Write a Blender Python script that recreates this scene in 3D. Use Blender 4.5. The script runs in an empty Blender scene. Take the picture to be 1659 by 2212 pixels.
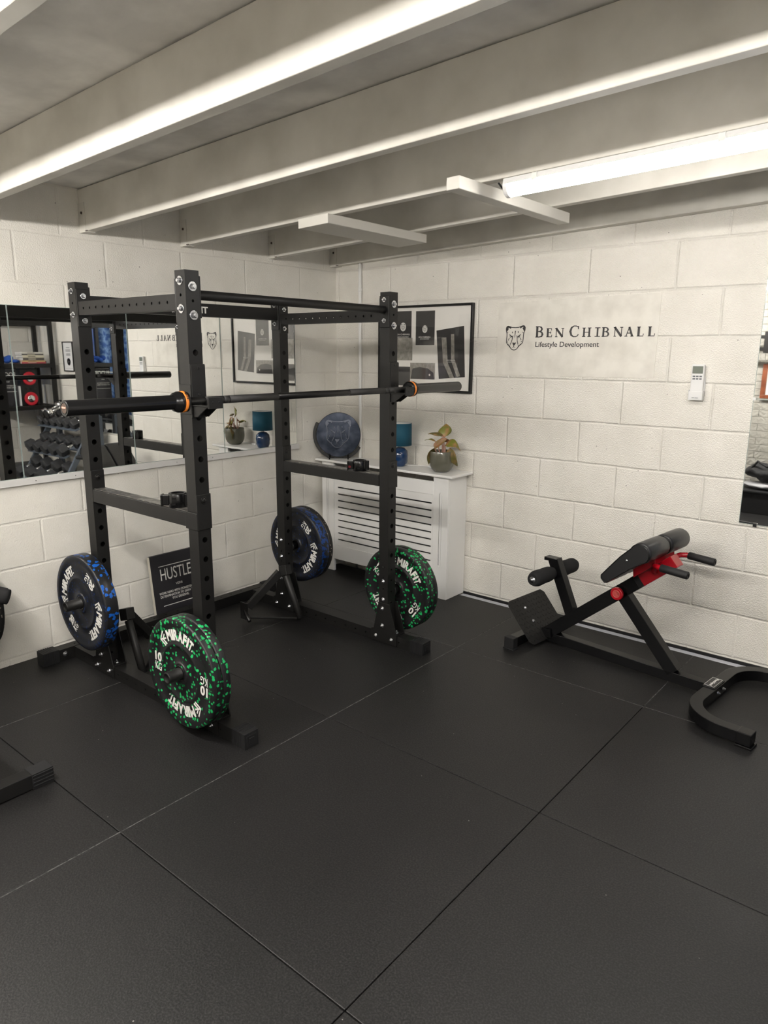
import bpy, math, random
from mathutils import Matrix, Vector
random.seed(7)
C = bpy.context.scene.collection
PI = math.pi
OFF = {}          # offset of a locally built part inside its thing
W = {}            # world matrix of every object built (by pointer name)

# ------------------------------------------------------------------ geometry helper
class G:
    def __init__(s): s.v = []; s.f = []; s.sm = []
    def add(s, vs, fs, smooth=False):
        o = len(s.v); s.v += [Vector(p) for p in vs]
        s.f += [tuple(i + o for i in f) for f in fs]; s.sm += [smooth] * len(fs); return s
    def box(s, x0, x1, y0, y1, z0, z1):
        vs = [(x, y, z) for z in (z0, z1) for y in (y0, y1) for x in (x0, x1)]
        return s.add(vs, [(0, 2, 3, 1), (4, 5, 7, 6), (0, 1, 5, 4), (2, 6, 7, 3), (0, 4, 6, 2), (1, 3, 7, 5)])
    def frame(s, p0, p1, up=None):
        p0, p1 = Vector(p0), Vector(p1); d = (p1 - p0); L = d.length; d.normalize()
        up = Vector(up) if up else (Vector((0, 0, 1)) if abs(d.z) < .95 else Vector((0, 1, 0)))
        a = up.cross(d).normalized(); b = d.cross(a).normalized()
        return p0, p1, a, b, d, L
    def beam(s, p0, p1, w, h, up=None):            # w across, h along 'up'
        p0, p1, a, b, d, L = s.frame(p0, p1, up)
        vs = [p + a * (i * w / 2) + b * (j * h / 2) for p in (p0, p1) for i, j in ((-1, -1), (1, -1), (1, 1), (-1, 1))]
        return s.add(vs, [(0, 1, 2, 3), (7, 6, 5, 4), (0, 4, 5, 1), (1, 5, 6, 2), (2, 6, 7, 3), (3, 7, 4, 0)])
    def lathe(s, p0, ax, prof, n=32, smooth=True, close=False):   # prof: (dist along axis, radius)
        p0 = Vector(p0); ax = Vector(ax).normalized()
        t = Vector((0, 0, 1)) if abs(ax.z) < .9 else Vector((1, 0, 0))
        a = t.cross(ax).normalized(); b = ax.cross(a)
        vs = []; m = len(prof)
        for (h, r) in prof:
            for k in range(n):
                q = 2 * PI * k / n
                vs.append(p0 + ax * h + (a * math.cos(q) + b * math.sin(q)) * r)
        fs = []
        for i in range(m - 1 + (1 if close else 0)):
            j = (i + 1) % m
            for k in range(n):
                l = (k + 1) % n
                fs.append((i * n + k, i * n + l, j * n + l, j * n + k))
        s.add(vs, fs, smooth)
        if not close:
            o = len(s.v) - len(vs)
            if prof[0][1] > 1e-5: s.f.append(tuple(o + k for k in reversed(range(n)))); s.sm.append(False)
            if prof[-1][1] > 1e-5: s.f.append(tuple(o + (m - 1) * n + k for k in range(n))); s.sm.append(False)
        return s
    def cyl(s, p0, p1, r, n=20, r2=None):
        p0 = Vector(p0); p1 = Vector(p1); L = (p1 - p0).length; r2 = r if r2 is None else r2
        e = min(.002, r * .15)
        return s.lathe(p0, p1 - p0, [(0, r - e), (e, r), (L - e, r2), (L, r2 - e)], n)
    def tube(s, pts, r, n=12, rect=None, up=(0, 0, 1), cap=True):    # sweep; rect=(w,h)
        pts = [Vector(p) for p in pts]; m = len(pts); rings = []
        up = Vector(up)
        for i, p in enumerate(pts):
            d = (pts[min(i + 1, m - 1)] - pts[max(i - 1, 0)]).normalized()
            a = up.cross(d)
            if a.length < 1e-3: a = Vector((1, 0, 0)).cross(d)
            a.normalize(); b = d.cross(a).normalized()
            rr = r[i] if isinstance(r, (list, tuple)) else r
            if rect:
                w, h = rect; rings.append([p + a * (x * w / 2) + b * (y * h / 2) for x, y in ((-1, -1), (1, -1), (1, 1), (-1, 1))])
            else:
                rings.append([p + (a * math.cos(2 * PI * k / n) + b * math.sin(2 * PI * k / n)) * rr for k in range(n)])
        n = len(rings[0]); vs = [q for R in rings for q in R]
        fs = [(i * n + k, i * n + (k + 1) % n, (i + 1) * n + (k + 1) % n, (i + 1) * n + k) for i in range(m - 1) for k in range(n)]
        s.add(vs, fs, not rect)
        if cap:
            o = len(s.v) - len(vs)
            s.f.append(tuple(o + k for k in reversed(range(n)))); s.sm.append(False)
            s.f.append(tuple(o + (m - 1) * n + k for k in range(n))); s.sm.append(False)
        return s
    def prism(s, poly, M, d):          # 2-D polygon (x,y) extruded d along local z, placed by matrix M
        n = len(poly)
        vs = [M @ Vector((x, y, 0)) for x, y in poly] + [M @ Vector((x, y, d)) for x, y in poly]
        fs = [tuple(reversed(range(n))), tuple(range(n, 2 * n))] + [(i, (i + 1) % n, (i + 1) % n + n, i + n) for i in range(n)]
        return s.add(vs, fs)
    def ribbon(s, pts, w, M, d, closed=False):      # stroke with (varying) width
        n = len(pts); pts = [Vector((p[0], p[1])) for p in pts]
        ws = w if isinstance(w, (list, tuple)) else [w] * n
        Lf, Rt = [], []
        for i in range(n):
            if closed: a, b = pts[(i - 1) % n], pts[(i + 1) % n]
            else: a, b = pts[max(i - 1, 0)], pts[min(i + 1, n - 1)]
            t = (b - a).normalized(); q = Vector((-t.y, t.x)) * ws[i] / 2
            Lf.append(pts[i] + q); Rt.append(pts[i] - q)
        for i in range(n if closed else n - 1):
            j = (i + 1) % n
            s.prism([Rt[i], Rt[j], Lf[j], Lf[i]], M, d)
        return s
    def ellipsoid(s, c, rx, ry, rz, n=20, m=12):
        vs = [(c[0] + rx * math.sin(PI * i / m) * math.cos(2 * PI * k / n), c[1] + ry * math.sin(PI * i / m) * math.sin(2 * PI * k / n), c[2] + rz * math.cos(PI * i / m)) for i in range(m + 1) for k in range(n)]
        fs = [(i * n + k, (i + 1) * n + k, (i + 1) * n + (k + 1) % n, i * n + (k + 1) % n) for i in range(m) for k in range(n)]
        return s.add(vs, fs, True)
    def xf(s, M):
        s.v = [M @ p for p in s.v]; return s

def mesh_of(name, g, mat, Minv):
    me = bpy.data.meshes.new(name)
    me.from_pydata([tuple(Minv @ p) for p in g.v], [], g.f)
    me.polygons.foreach_set('use_smooth', g.sm)
    me.materials.append(mat); me.update()
    return me

def obj(name, g, mat, parent=None, bevel=0, local=False, at=None, label=None, segs=2):
    """link g as ONE mesh object; geometry is given in world space unless local=True (parent space)"""
    if parent is not None: PM = W[parent.name]
    else: PM = Matrix()
    if at is None:
        vs = g.v
        at = Vector(((min(p.x for p in vs) + max(p.x for p in vs)) / 2, (min(p.y for p in vs) + max(p.y for p in vs)) / 2, min(p.z for p in vs)))
    at = Vector(at)
    if local or parent is None:
        me = mesh_of(name, g, mat, Matrix.Translation(-at)); loc = at - (OFF.get(parent.name, Vector()) if parent is not None else Vector())
    else:
        inv = PM.inverted(); loc = inv @ at
        R = PM.to_3x3().inverted().to_4x4()
        me = mesh_of(name, g, mat, R @ Matrix.Translation(-at))
    o = bpy.data.objects.new(name, me); C.objects.link(o)
    o.location = loc
    if parent is not None: o.parent = parent
    W[o.name] = PM @ Matrix.Translation(loc)
    if local: OFF[o.name] = Vector(at)
    if bevel:
        b = o.modifiers.new('bevel', 'BEVEL'); b.width = bevel; b.segments = segs; b.limit_method = 'ANGLE'; b.angle_limit = math.radians(40)
    if label: o['label'] = label
    return o

def tag(o, label, cat, group=None, kind=None):
    o['label'] = label
    if cat: o['category'] = cat
    if group: o['group'] = group
    if kind: o['kind'] = kind
    return o
def thing(name, label, cat, loc=(0, 0, 0), rz=0, group=None):
    o = bpy.data.objects.new(name, None); C.objects.link(o)
    o.location = loc; o.rotation_euler = (0, 0, rz); o.empty_display_size = .1
    W[o.name] = Matrix.Translation(Vector(loc)) @ Matrix.Rotation(rz, 4, 'Z')
    return tag(o, label, cat, group)
def structure(o, label=None):
    o['kind'] = 'structure'
    if label: o['label'] = label
    return o
def dup(root, loc, rot=None, label=None, group=None):
    def rec(o, par):
        c = o.copy(); C.objects.link(c)
        if par is not None: c.parent = par
        for ch in [x for x in bpy.data.objects if x.parent == o]: rec(ch, c)
        return c
    r = rec(root, None); r.location = loc
    if rot is not None: r.rotation_euler = rot
    if label: r['label'] = label
    if group: r['group'] = group
    W[r.name] = Matrix.Translation(Vector(loc)) @ r.rotation_euler.to_matrix().to_4x4()
    return r
def M3(o, x, y, z=None):         # placement matrix: origin + local x,y axes
    x = Vector(x).normalized(); y = Vector(y).normalized(); z = x.cross(y).normalized()
    return Matrix.Translation(Vector(o)) @ Matrix((x, y, z)).transposed().to_4x4()

# ------------------------------------------------------------------ materials
def mat(name, col, rough=.5, metal=0, spec=.5, bump=None, coat=0, vary=None, emit=None, trans=0):
    m = bpy.data.materials.new(name); m.use_nodes = True; nt = m.node_tree; b = nt.nodes['Principled BSDF']
    b.inputs['Base Color'].default_value = (*col, 1); b.inputs['Roughness'].default_value = rough
    b.inputs['Metallic'].default_value = metal; b.inputs['Specular IOR Level'].default_value = spec
    b.inputs['Coat Weight'].default_value = coat; b.inputs['Transmission Weight'].default_value = trans
    tc = nt.nodes.new('ShaderNodeTexCoord')
    if vary:                       # (scale, colour2, low, high)
        n = nt.nodes.new('ShaderNodeTexNoise'); n.inputs['Scale'].default_value = vary[0]; n.inputs['Detail'].default_value = 6
        nt.links.new(tc.outputs['Object'], n.inputs['Vector'])
        r = nt.nodes.new('ShaderNodeValToRGB'); r.color_ramp.elements[0].position = vary[2]; r.color_ramp.elements[1].position = vary[3]
        r.color_ramp.elements[0].color = (*col, 1); r.color_ramp.elements[1].color = (*vary[1], 1)
        nt.links.new(n.outputs['Fac'], r.inputs[0]); nt.links.new(r.outputs[0], b.inputs['Base Color'])
    if bump:                       # (scale, strength, distance)
        n = nt.nodes.new('ShaderNodeTexNoise'); n.inputs['Scale'].default_value = bump[0]; n.inputs['Detail'].default_value = 4
        nt.links.new(tc.outputs['Object'], n.inputs['Vector'])
        u = nt.nodes.new('ShaderNodeBump'); u.inputs['Strength'].default_value = bump[1]; u.inputs['Distance'].default_value = bump[2]
        nt.links.new(n.outputs['Fac'], u.inputs['Height']); nt.links.new(u.outputs[0], b.inputs['Normal'])
    if emit:
        b.inputs['Emission Color'].default_value = (*emit[0], 1); b.inputs['Emission Strength'].default_value = emit[1]
    return m

def block_wall(name, axis, xoff, zoff, bw=.45, rh=.225, mortar=.0085, dist=.0078, foam=False):
    """painted block wall: brick joints as bump, pitted paint; axis = world axis running along the wall"""
    m = bpy.data.materials.new(name); m.use_nodes = True; nt = m.node_tree; b = nt.nodes['Principled BSDF']; L = nt.links.new
    g = nt.nodes.new('ShaderNodeNewGeometry'); sp = nt.nodes.new('ShaderNodeSeparateXYZ'); L(g.outputs['Position'], sp.inputs[0])
    def M(op, a, bb):
        n = nt.nodes.new('ShaderNodeMath'); n.operation = op
        for i, q in enumerate((a, bb)):
            if q is None: continue
            if isinstance(q, (int, float)): n.inputs[i].default_value = q
            else: L(q, n.inputs[i])
        return n.outputs[0]
    warp = nt.nodes.new('ShaderNodeTexNoise'); warp.inputs['Scale'].default_value = 7; L(g.outputs['Position'], warp.inputs['Vector'])
    wv = M('MULTIPLY', M('SUBTRACT', warp.outputs['Fac'], .5), .008)
    x = M('ADD', M('ADD', sp.outputs[axis], xoff + 45.0 * 0.45 / .45 * 0 ), wv); z = M('ADD', M('ADD', sp.outputs['Z'], zoff), wv)
    cb = nt.nodes.new('ShaderNodeCombineXYZ'); L(x, cb.inputs[0]); L(z, cb.inputs[1])
    br = nt.nodes.new('ShaderNodeTexBrick'); br.offset = .5; br.offset_frequency = 2; br.squash = 1; br.squash_frequency = 2
    br.inputs['Scale'].default_value = 1; br.inputs['Brick Width'].default_value = bw; br.inputs['Row Height'].default_value = rh
    br.inputs['Mortar Size'].default_value = mortar; br.inputs['Mortar Smooth'].default_value = .85
    br.inputs['Color1'].default_value = (1, 1, 1, 1); br.inputs['Color2'].default_value = (.93, .93, .93, 1); br.inputs['Mortar'].default_value = (1, 1, 1, 1)
    L(cb.outputs[0], br.inputs['Vector'])
    # fine pitting
    n1 = nt.nodes.new('ShaderNodeTexNoise'); n1.inputs['Scale'].default_value = 14 if foam else 165; n1.inputs['Detail'].default_value = 1.5; L(g.outputs['Position'], n1.inputs['Vector'])
    if foam: n1.inputs['Distortion'].default_value = 1.5
    n2 = nt.nodes.new('ShaderNodeTexNoise'); n2.inputs['Scale'].default_value = 6; n2.inputs['Detail'].default_value = 8; L(g.outputs['Position'], n2.inputs['Vector'])
    n3 = nt.nodes.new('ShaderNodeTexNoise'); n3.inputs['Scale'].default_value = 55; n3.inputs['Detail'].default_value = 1; L(g.outputs['Position'], n3.inputs['Vector'])
    pit = nt.nodes.new('ShaderNodeMapRange'); pit.inputs[1].default_value = .24; pit.inputs[2].default_value = .33; L(n3.outputs['Fac'], pit.inputs[0])
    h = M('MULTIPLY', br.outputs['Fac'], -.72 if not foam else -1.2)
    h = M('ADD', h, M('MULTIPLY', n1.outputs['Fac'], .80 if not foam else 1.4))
    h = M('ADD', h, M('MULTIPLY', pit.outputs[0], .10))
    h = M('ADD', h, M('MULTIPLY', n2.outputs['Fac'], .35))
    bp = nt.nodes.new('ShaderNodeBump'); bp.inputs['Strength'].default_value = .85; bp.inputs['Distance'].default_value = dist
    L(h, bp.inputs['Height']); L(bp.outputs[0], b.inputs['Normal'])
    rp = nt.nodes.new('ShaderNodeValToRGB'); e = rp.color_ramp.elements; e[0].position = .25; e[1].position = .75
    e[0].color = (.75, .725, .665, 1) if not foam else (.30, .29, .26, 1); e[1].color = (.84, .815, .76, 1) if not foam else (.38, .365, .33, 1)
    L(n2.outputs['Fac'], rp.inputs[0])
    # tiny dark pin-holes
    vo = nt.nodes.new('ShaderNodeTexVoronoi'); vo.inputs['Scale'].default_value = 17; L(g.outputs['Position'], vo.inputs['Vector'])
    sx = nt.nodes.new('ShaderNodeSeparateColor'); L(vo.outputs['Color'], sx.inputs[0])
    hole = M('MULTIPLY', M('LESS_THAN', vo.outputs['Distance'], .045), M('GREATER_THAN', sx.outputs[0], .72))
    mx = nt.nodes.new('ShaderNodeMix'); mx.data_type = 'RGBA'; L(M('MULTIPLY', hole, .8 if not foam else 0), mx.inputs[0]); L(rp.outputs[0], mx.inputs[6]); mx.inputs[7].default_value = (.12, .11, .10, 1)
    L(mx.outputs[2], b.inputs['Base Color'])
    b.inputs['Roughness'].default_value = .62; b.inputs['Specular IOR Level'].default_value = .35
    return m

def speckle(name, base, col, scale, thr, dens, face_rough=.5, spread=.0, seed=0):
    m = bpy.data.materials.new(name); m.use_nodes = True; nt = m.node_tree; b = nt.nodes['Principled BSDF']; L = nt.links.new
    tc = nt.nodes.new('ShaderNodeTexCoord'); mp = nt.nodes.new('ShaderNodeMapping'); mp.inputs['Location'].default_value = (seed, seed * .7, seed * .3)
    L(tc.outputs['Object'], mp.inputs[0])
    nz = nt.nodes.new('ShaderNodeTexNoise'); nz.inputs['Scale'].default_value = scale * .9; L(mp.outputs[0], nz.inputs['Vector'])
    va = nt.nodes.new('ShaderNodeVectorMath'); va.operation = 'MULTIPLY_ADD'; L(nz.outputs['Color'], va.inputs[0]); va.inputs[1].default_value = (.012,) * 3; L(mp.outputs[0], va.inputs[2])
    vo = nt.nodes.new('ShaderNodeTexVoronoi'); vo.inputs['Scale'].default_value = scale; L(va.outputs[0], vo.inputs['Vector'])
    sc = nt.nodes.new('ShaderNodeSeparateColor'); L(vo.outputs['Color'], sc.inputs[0])
    n2 = nt.nodes.new('ShaderNodeTexNoise'); n2.inputs['Scale'].default_value = 9; L(mp.outputs[0], n2.inputs['Vector'])
    def M(op, a, bb):
        n = nt.nodes.new('ShaderNodeMath'); n.operation = op
        for i, q in enumerate((a, bb)):
            if isinstance(q, (int, float)): n.inputs[i].default_value = q
            else: L(q, n.inputs[i])
        return n.outputs[0]
    mod = M('ADD', sc.outputs[0], M('MULTIPLY', M('SUBTRACT', n2.outputs['Fac'], .5), spread))
    mask = M('MULTIPLY', M('LESS_THAN', vo.outputs['Distance'], thr), M('GREATER_THAN', mod, 1 - dens))
    mx = nt.nodes.new('ShaderNodeMix'); mx.data_type = 'RGBA'; L(mask, mx.inputs[0]); mx.inputs[6].default_value = (*base, 1); mx.inputs[7].default_value = (*col, 1)
    L(mx.outputs[2], b.inputs['Base Color']); b.inputs['Roughness'].default_value = face_rough; b.inputs['Specular IOR Level'].default_value = .4
    return m

def rubber_floor():
    m = bpy.data.materials.new('rubber_mat'); m.use_nodes = True; nt = m.node_tree; b = nt.nodes['Principled BSDF']; L = nt.links.new
    g = nt.nodes.new('ShaderNodeNewGeometry')
    n = nt.nodes.new('ShaderNodeTexNoise'); n.inputs['Scale'].default_value = 190; n.inputs['Detail'].default_value = 3; L(g.outputs['Position'], n.inputs['Vector'])
    r = nt.nodes.new('ShaderNodeValToRGB'); e = r.color_ramp.elements; e[0].position = .42; e[1].position = .70; e[0].color = (.0035, .0034, .0037, 1); e[1].color = (.021, .020, .020, 1)
    L(n.outputs['Fac'], r.inputs[0])
    n2 = nt.nodes.new('ShaderNodeTexNoise'); n2.inputs['Scale'].default_value = 1.3; n2.inputs['Detail'].default_value = 5; L(g.outputs['Position'], n2.inputs['Vector'])
    mm = nt.nodes.new('ShaderNodeMapRange'); mm.inputs[1].default_value = .3; mm.inputs[2].default_value = .7; mm.inputs[3].default_value = .8; mm.inputs[4].default_value = 1.25; L(n2.outputs['Fac'], mm.inputs[0])
    vm = nt.nodes.new('ShaderNodeVectorMath'); vm.operation = 'SCALE'; L(r.outputs[0], vm.inputs[0]); L(mm.outputs[0], vm.inputs['Scale'])
    # stray pale specks of dust
    vo = nt.nodes.new('ShaderNodeTexVoronoi'); vo.inputs['Scale'].default_value = 11; L(g.outputs['Position'], vo.inputs['Vector'])
    lt = nt.nodes.new('ShaderNodeMath'); lt.operation = 'LESS_THAN'; L(vo.outputs['Distance'], lt.inputs[0]); lt.inputs[1].default_value = .022
    mx = nt.nodes.new('ShaderNodeMix'); mx.data_type = 'RGBA'; L(lt.outputs[0], mx.inputs[0]); L(vm.outputs[0], mx.inputs[6]); mx.inputs[7].default_value = (.22, .21, .2, 1)
    L(mx.outputs[2], b.inputs['Base Color'])
    bp = nt.nodes.new('ShaderNodeBump'); bp.inputs['Strength'].default_value = .55; bp.inputs['Distance'].default_value = .0012
    L(n.outputs['Fac'], bp.inputs['Height']); L(bp.outputs[0], b.inputs['Normal'])
    b.inputs['Roughness'].default_value = .50; b.inputs['Specular IOR Level'].default_value = .42
    return m

BLACK = mat('black_powder_coat', (.0085, .0082, .008), .46, 0, .36, bump=(700, .12, .0004))
RUBB = mat('black_rubber', (.011, .011, .012), .6, 0, .35)
GLOSS = mat('gloss_black_paint', (.0035, .0035, .004), .26, 0, .38)
VINYL = mat('black_vinyl', (.016, .016, .017), .36, 0, .5, bump=(160, .25, .0008))
FOAM = mat('black_foam', (.02, .02, .021), .9, 0, .15, bump=(400, .4, .001))
ZINC = mat('zinc', (.62, .63, .66), .22, 1)
CHROME = mat('chrome', (.8, .8, .8), .08, 1)
STEEL = mat('blackened_steel', (.035, .034, .034), .3, .85)
SLEEVE = mat('black_sleeve_steel', (.02, .02, .021), .24, .7)
ORANGE = mat('orange_band', (.85, .25, .03), .45)
RED = mat('red_paint', (.38, .004, .012), .25, 0, .5, coat=.4)
WHITE = mat('white_ink', (.72, .71, .68), .55)
SATIN = mat('white_satin_paint', (.84, .835, .825), .38, 0, .45, bump=(90, .05, .0006))
CEIL = mat('ceiling_paint', (.64, .625, .605), .7, 0, .3, bump=(18, .35, .004), vary=(5, (.86, .845, .82), .36, .68))
JOIST = mat('painted_timber', (.56, .54, .49), .55, 0, .35, bump=(16, .3, .003), vary=(4, (.70, .68, .63), .33, .66))
BATT = mat('painted_batten', (.70, .68, .63), .5, 0, .35, bump=(25, .3, .002))
INK = mat('charcoal_vinyl_letter', (.035, .032, .034), .5)
PLAST = mat('skimmed_panel', (.66, .635, .58), .6, 0, .3, bump=(45, .3, .002), vary=(9, (.77, .745, .69), .35, .62))
MIRROR = mat('mirror_silver', (.90, .91, .90), .015, 1)
MEDGE = mat('mirror_glass_edge', (.35, .42, .40), .1, 0, .8)
ALU = mat('brushed_trim', (.70, .69, .68), .4, .1)
CONC = mat('painted_concrete', (.62, .62, .64), .7, vary=(9, (.30, .30, .33), .45, .7))
LAMPE = mat('lamp_diffuser', (.9, .9, .9), .4, emit=((1, .955, .89), 16))
LAMPF = mat('lamp_diffuser_bright', (.9, .9, .9), .4, emit=((1, .955, .89), 70))
PLASW = mat('white_plastic', (.74, .74, .74), .35)
CLEAR = mat('clear_plastic', (.8, .8, .78), .15, 0, .5)
PAPER = mat('poster_paper', (.80, .78, .74), .45)
PDARK = mat('poster_black', (.022, .021, .022), .3)
PGREY = mat('poster_grey', (.20, .19, .17), .35, vary=(40, (.30, .28, .25), .4, .6))
TEAL = mat('teal_fabric', (.005, .075, .125), .75, bump=(600, .3, .0006))
NAVY = mat('blue_glaze', (.006, .035, .11), .12, 0, .6, coat=.5)
POT = mat('olive_glaze', (.115, .112, .085), .18, 0, .5, coat=.3)
SOIL = mat('soil', (.03, .02, .012), .95, bump=(200, 1, .004))
STEM = mat('pink_stem', (.52, .30, .24), .5)
SLATE = mat('blue_black_metal', (.014, .018, .028), .30, .85, bump=(26, .3, .004), vary=(12, (.05, .058, .08), .40, .75))
SLATE2 = mat('burnished_metal', (.09, .10, .13), .18, .9)
SIGNB = mat('black_canvas', (.016, .015, .019), .55)
CANV = mat('canvas_edge', (.55, .52, .45), .7)
LCD = mat('lcd_screen', (.16, .18, .15), .2)
DARKB = mat('dark_button', (.15, .16, .17), .5)
BLUEC = mat('blue_curtain', (.03, .10, .32), .8, vary=(24, (.20, .34, .62), .42, .6))
WOOD = mat('red_brown_wood', (.13, .035, .014), .4, vary=(12, (.20, .06, .025), .4, .6))
GREYC = mat('grey_cloth', (.42, .42, .44), .9, bump=(30, .8, .01))
RACKM = mat('grey_rack_steel', (.10, .12, .15), .4)
HEXR = mat('hex_rubber', (.03, .031, .034), .55)
REDC = mat('red_speaker_cone', (.55, .012, .03), .35)
BROWN = mat('dark_brown_leather', (.05, .03, .02), .6)
GLASS = bpy.data.materials.new('picture_glass'); GLASS.use_nodes = True
_n = GLASS.node_tree; _n.nodes.clear()
_o = _n.nodes.new('ShaderNodeOutputMaterial'); _m = _n.nodes.new('ShaderNodeMixShader'); _t = _n.nodes.new('ShaderNodeBsdfTransparent'); _g = _n.nodes.new('ShaderNodeBsdfGlossy'); _lw = _n.nodes.new('ShaderNodeLayerWeight'); _f = _n.nodes.new('ShaderNodeMath')
_g.inputs['Roughness'].default_value = .01; _f.operation = 'POWER'; _f.inputs[1].default_value = 3.2; _lw.inputs['Blend'].default_value = .5; _n.links.new(_lw.outputs['Facing'], _f.inputs[0]); _a = _n.nodes.new('ShaderNodeMath'); _a.operation = 'ADD'; _a.inputs[1].default_value = .045; _n.links.new(_f.outputs[0], _a.inputs[0])
_n.links.new(_a.outputs[0], _m.inputs[0]); _n.links.new(_t.outputs[0], _m.inputs[1]); _n.links.new(_g.outputs[0], _m.inputs[2]); _n.links.new(_m.outputs[0], _o.inputs[0])
LEAF = mat('leaf_green_pink', (.19, .20, .03), .42, vary=(26, (.42, .20, .09), .42, .60))
LEAF2 = mat('leaf_bronze', (.28, .13, .06), .45, vary=(20, (.16, .15, .03), .45, .65))
LEAF3 = mat('leaf_olive', (.11, .10, .025), .5, vary=(30, (.25, .14, .05), .45, .65))
DUSTY = speckle('black_plate_white_fleck', (.012, .012, .012), (.4, .35, .3), 95, .3, .22, .45)
GREENP = speckle('black_rubber_green_fleck', (.010, .010, .011), (.012, .36, .10), 62, .40, .52, .42, .3, 3.1)
BLUEF = speckle('face_rubber_blue_fleck', (.009, .010, .014), (.008, .030, .12), 85, .34, .36, .42, 1.0, 1.7)
BLUED = speckle('tread_rubber_dark_blue_fleck', (.011, .011, .013), (.008, .05, .22), 62, .58, .52, .36, 1.8, 2.3)
BLUET = speckle('tread_rubber_blue_fleck', (.012, .012, .013), (.008, .09, .40), 62, .58, .52, .33, 1.8, 5.3)

# ------------------------------------------------------------------ lettering
_gc = {}
def glyphs(txt, bold=.0):
    """unit-height text as 2-D triangles/polygons: (verts, faces, width)"""
    k = (txt, bold)
    if k in _gc: return _gc[k]
    cu = bpy.data.curves.new('tmp', 'FONT'); cu.body = txt; cu.size = 1; cu.offset = bold; cu.resolution_u = 4; cu.fill_mode = 'FRONT'
    o = bpy.data.objects.new('tmp', cu); C.objects.link(o); bpy.context.view_layer.update()
    me = bpy.data.meshes.new_from_object(o.evaluated_get(bpy.context.evaluated_depsgraph_get()))
    vs = [(v.co.x, v.co.y) for v in me.vertices]; fs = [tuple(p.vertices) for p in me.polygons]
    bpy.data.objects.remove(o); bpy.data.curves.remove(cu); bpy.data.meshes.remove(me)
    x0 = min([v[0] for v in vs] or [0]); x1 = max([v[0] for v in vs] or [0])
    _gc[k] = ([(x - x0, y) for x, y in vs], fs, x1 - x0); return _gc[k]
def text(g, txt, M, w=None, h=None, bold=.0, center=True, shear=0):
    """write txt in plane M; w = width, h = capital height (built-in font caps = .7)"""
    vs, fs, tw = glyphs(txt, bold)
    sy = (h / .7) if h else w / tw; sx = w / tw if w else sy
    ox = -tw * sx / 2 if center else 0
    n = len(vs); cnt = {}
    for f in fs:
        for i in range(len(f)):
            a, b = f[i], f[(i + 1) % len(f)]; cnt.setdefault((min(a, b), max(a, b)), []).append((a, b))
    q = [Vector((x * sx + ox + shear * y * sy, y * sy, 0)) for x, y in vs]
    fr = [M @ (p + Vector((0, 0, .0006))) for p in q]; bk = [M @ (p - Vector((0, 0, .0006))) for p in q]
    g.add(fr + bk, list(fs) + [tuple(i + n for i in reversed(f)) for f in fs] + [(e[0][0], e[0][0] + n, e[0][1] + n, e[0][1]) for e in cnt.values() if len(e) == 1])
    return g
def letter_at(g, ch, M, w, h, bold):
    return text(g, ch, M, w, h, bold)

SER = {   # serif capitals in a unit box: ribbons (pts, width)
 'B': [([(.2, 0), (.2, 1)], .17), ([(0, .02), (.5, .02), (.82, .08), (.92, .27), (.82, .45), (.5, .53), (.2, .53)], [.05, .05, .12, .17, .12, .05, .05]), ([(.5, .53), (.74, .6), (.82, .75), (.74, .91), (.5, .98), (0, .98)], [.05, .12, .16, .12, .05, .05])],
 'E': [([(.22, 0), (.22, 1)], .19), ([(0, .03), (.95, .03), (.97, .26)], [.06, .07, .05]), ([(.2, .52), (.75, .52)], .06), ([(.75, .4), (.75, .64)], .05), ([(0, .97), (.88, .97), (.9, .76)], [.06, .07, .05])],
 'N': [([(.16, 0), (.16, 1)], .06), ([(.12, 1), (.86, 0)], .19), ([(.86, 0), (.86, 1)], .06), ([(0, .97), (.25, .97)], .06), ([(.04, .03), (.3, .03)], .05), ([(.7, .97), (1, .97)], .05)],
 'C': [([(.97, .78), (.9, .9), (.7, .98), (.45, .98), (.2, .83), (.09, .5), (.2, .17), (.45, .02), (.7, .02), (.88, .1), (.97, .24)], [.07, .06, .06, .08, .14, .18, .14, .08, .06, .06, .04]), ([(.95, .68), (.95, .98)], .04)],
 'H': [([(.2, 0), (.2, 1)], .16), ([(.8, 0), (.8, 1)], .16), ([(.2, .5), (.8, .5)], .06), ([(0, .03), (.38, .03)], .05), ([(0, .97), (.38, .97)], .05), ([(.62, .03), (1, .03)], .05), ([(.62, .97), (1, .97)], .05)],
 'I': [([(.5, 0), (.5, 1)], .3), ([(0, .03), (1, .03)], .05), ([(0, .97), (1, .97)], .05)],
 'A': [([(.16, 0), (.5, 1)], .06), ([(.48, 1), (.86, 0)], .17), ([(.27, .35), (.7, .35)], .06), ([(0, .03), (.32, .03)], .05), ([(.66, .03), (1, .03)], .05)],
 'L': [([(.24, 0), (.24, 1)], .2), ([(0, .03), (.92, .03), (.97, .28)], [.06, .08, .05]), ([(0, .97), (.5, .97)], .05)]}
def serif(g, ch, M, x, y, w, h, d=.0012):
    for pts, wd in SER[ch]:
        wl = wd if isinstance(wd, list) else [wd] * len(pts)
        P = [(x + a * w, y + b * h) for a, b in pts]
        g.ribbon(P, [max(.088, q * (1.25 if ch != 'I' else .62)) * h for q in wl], M, d)

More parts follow.
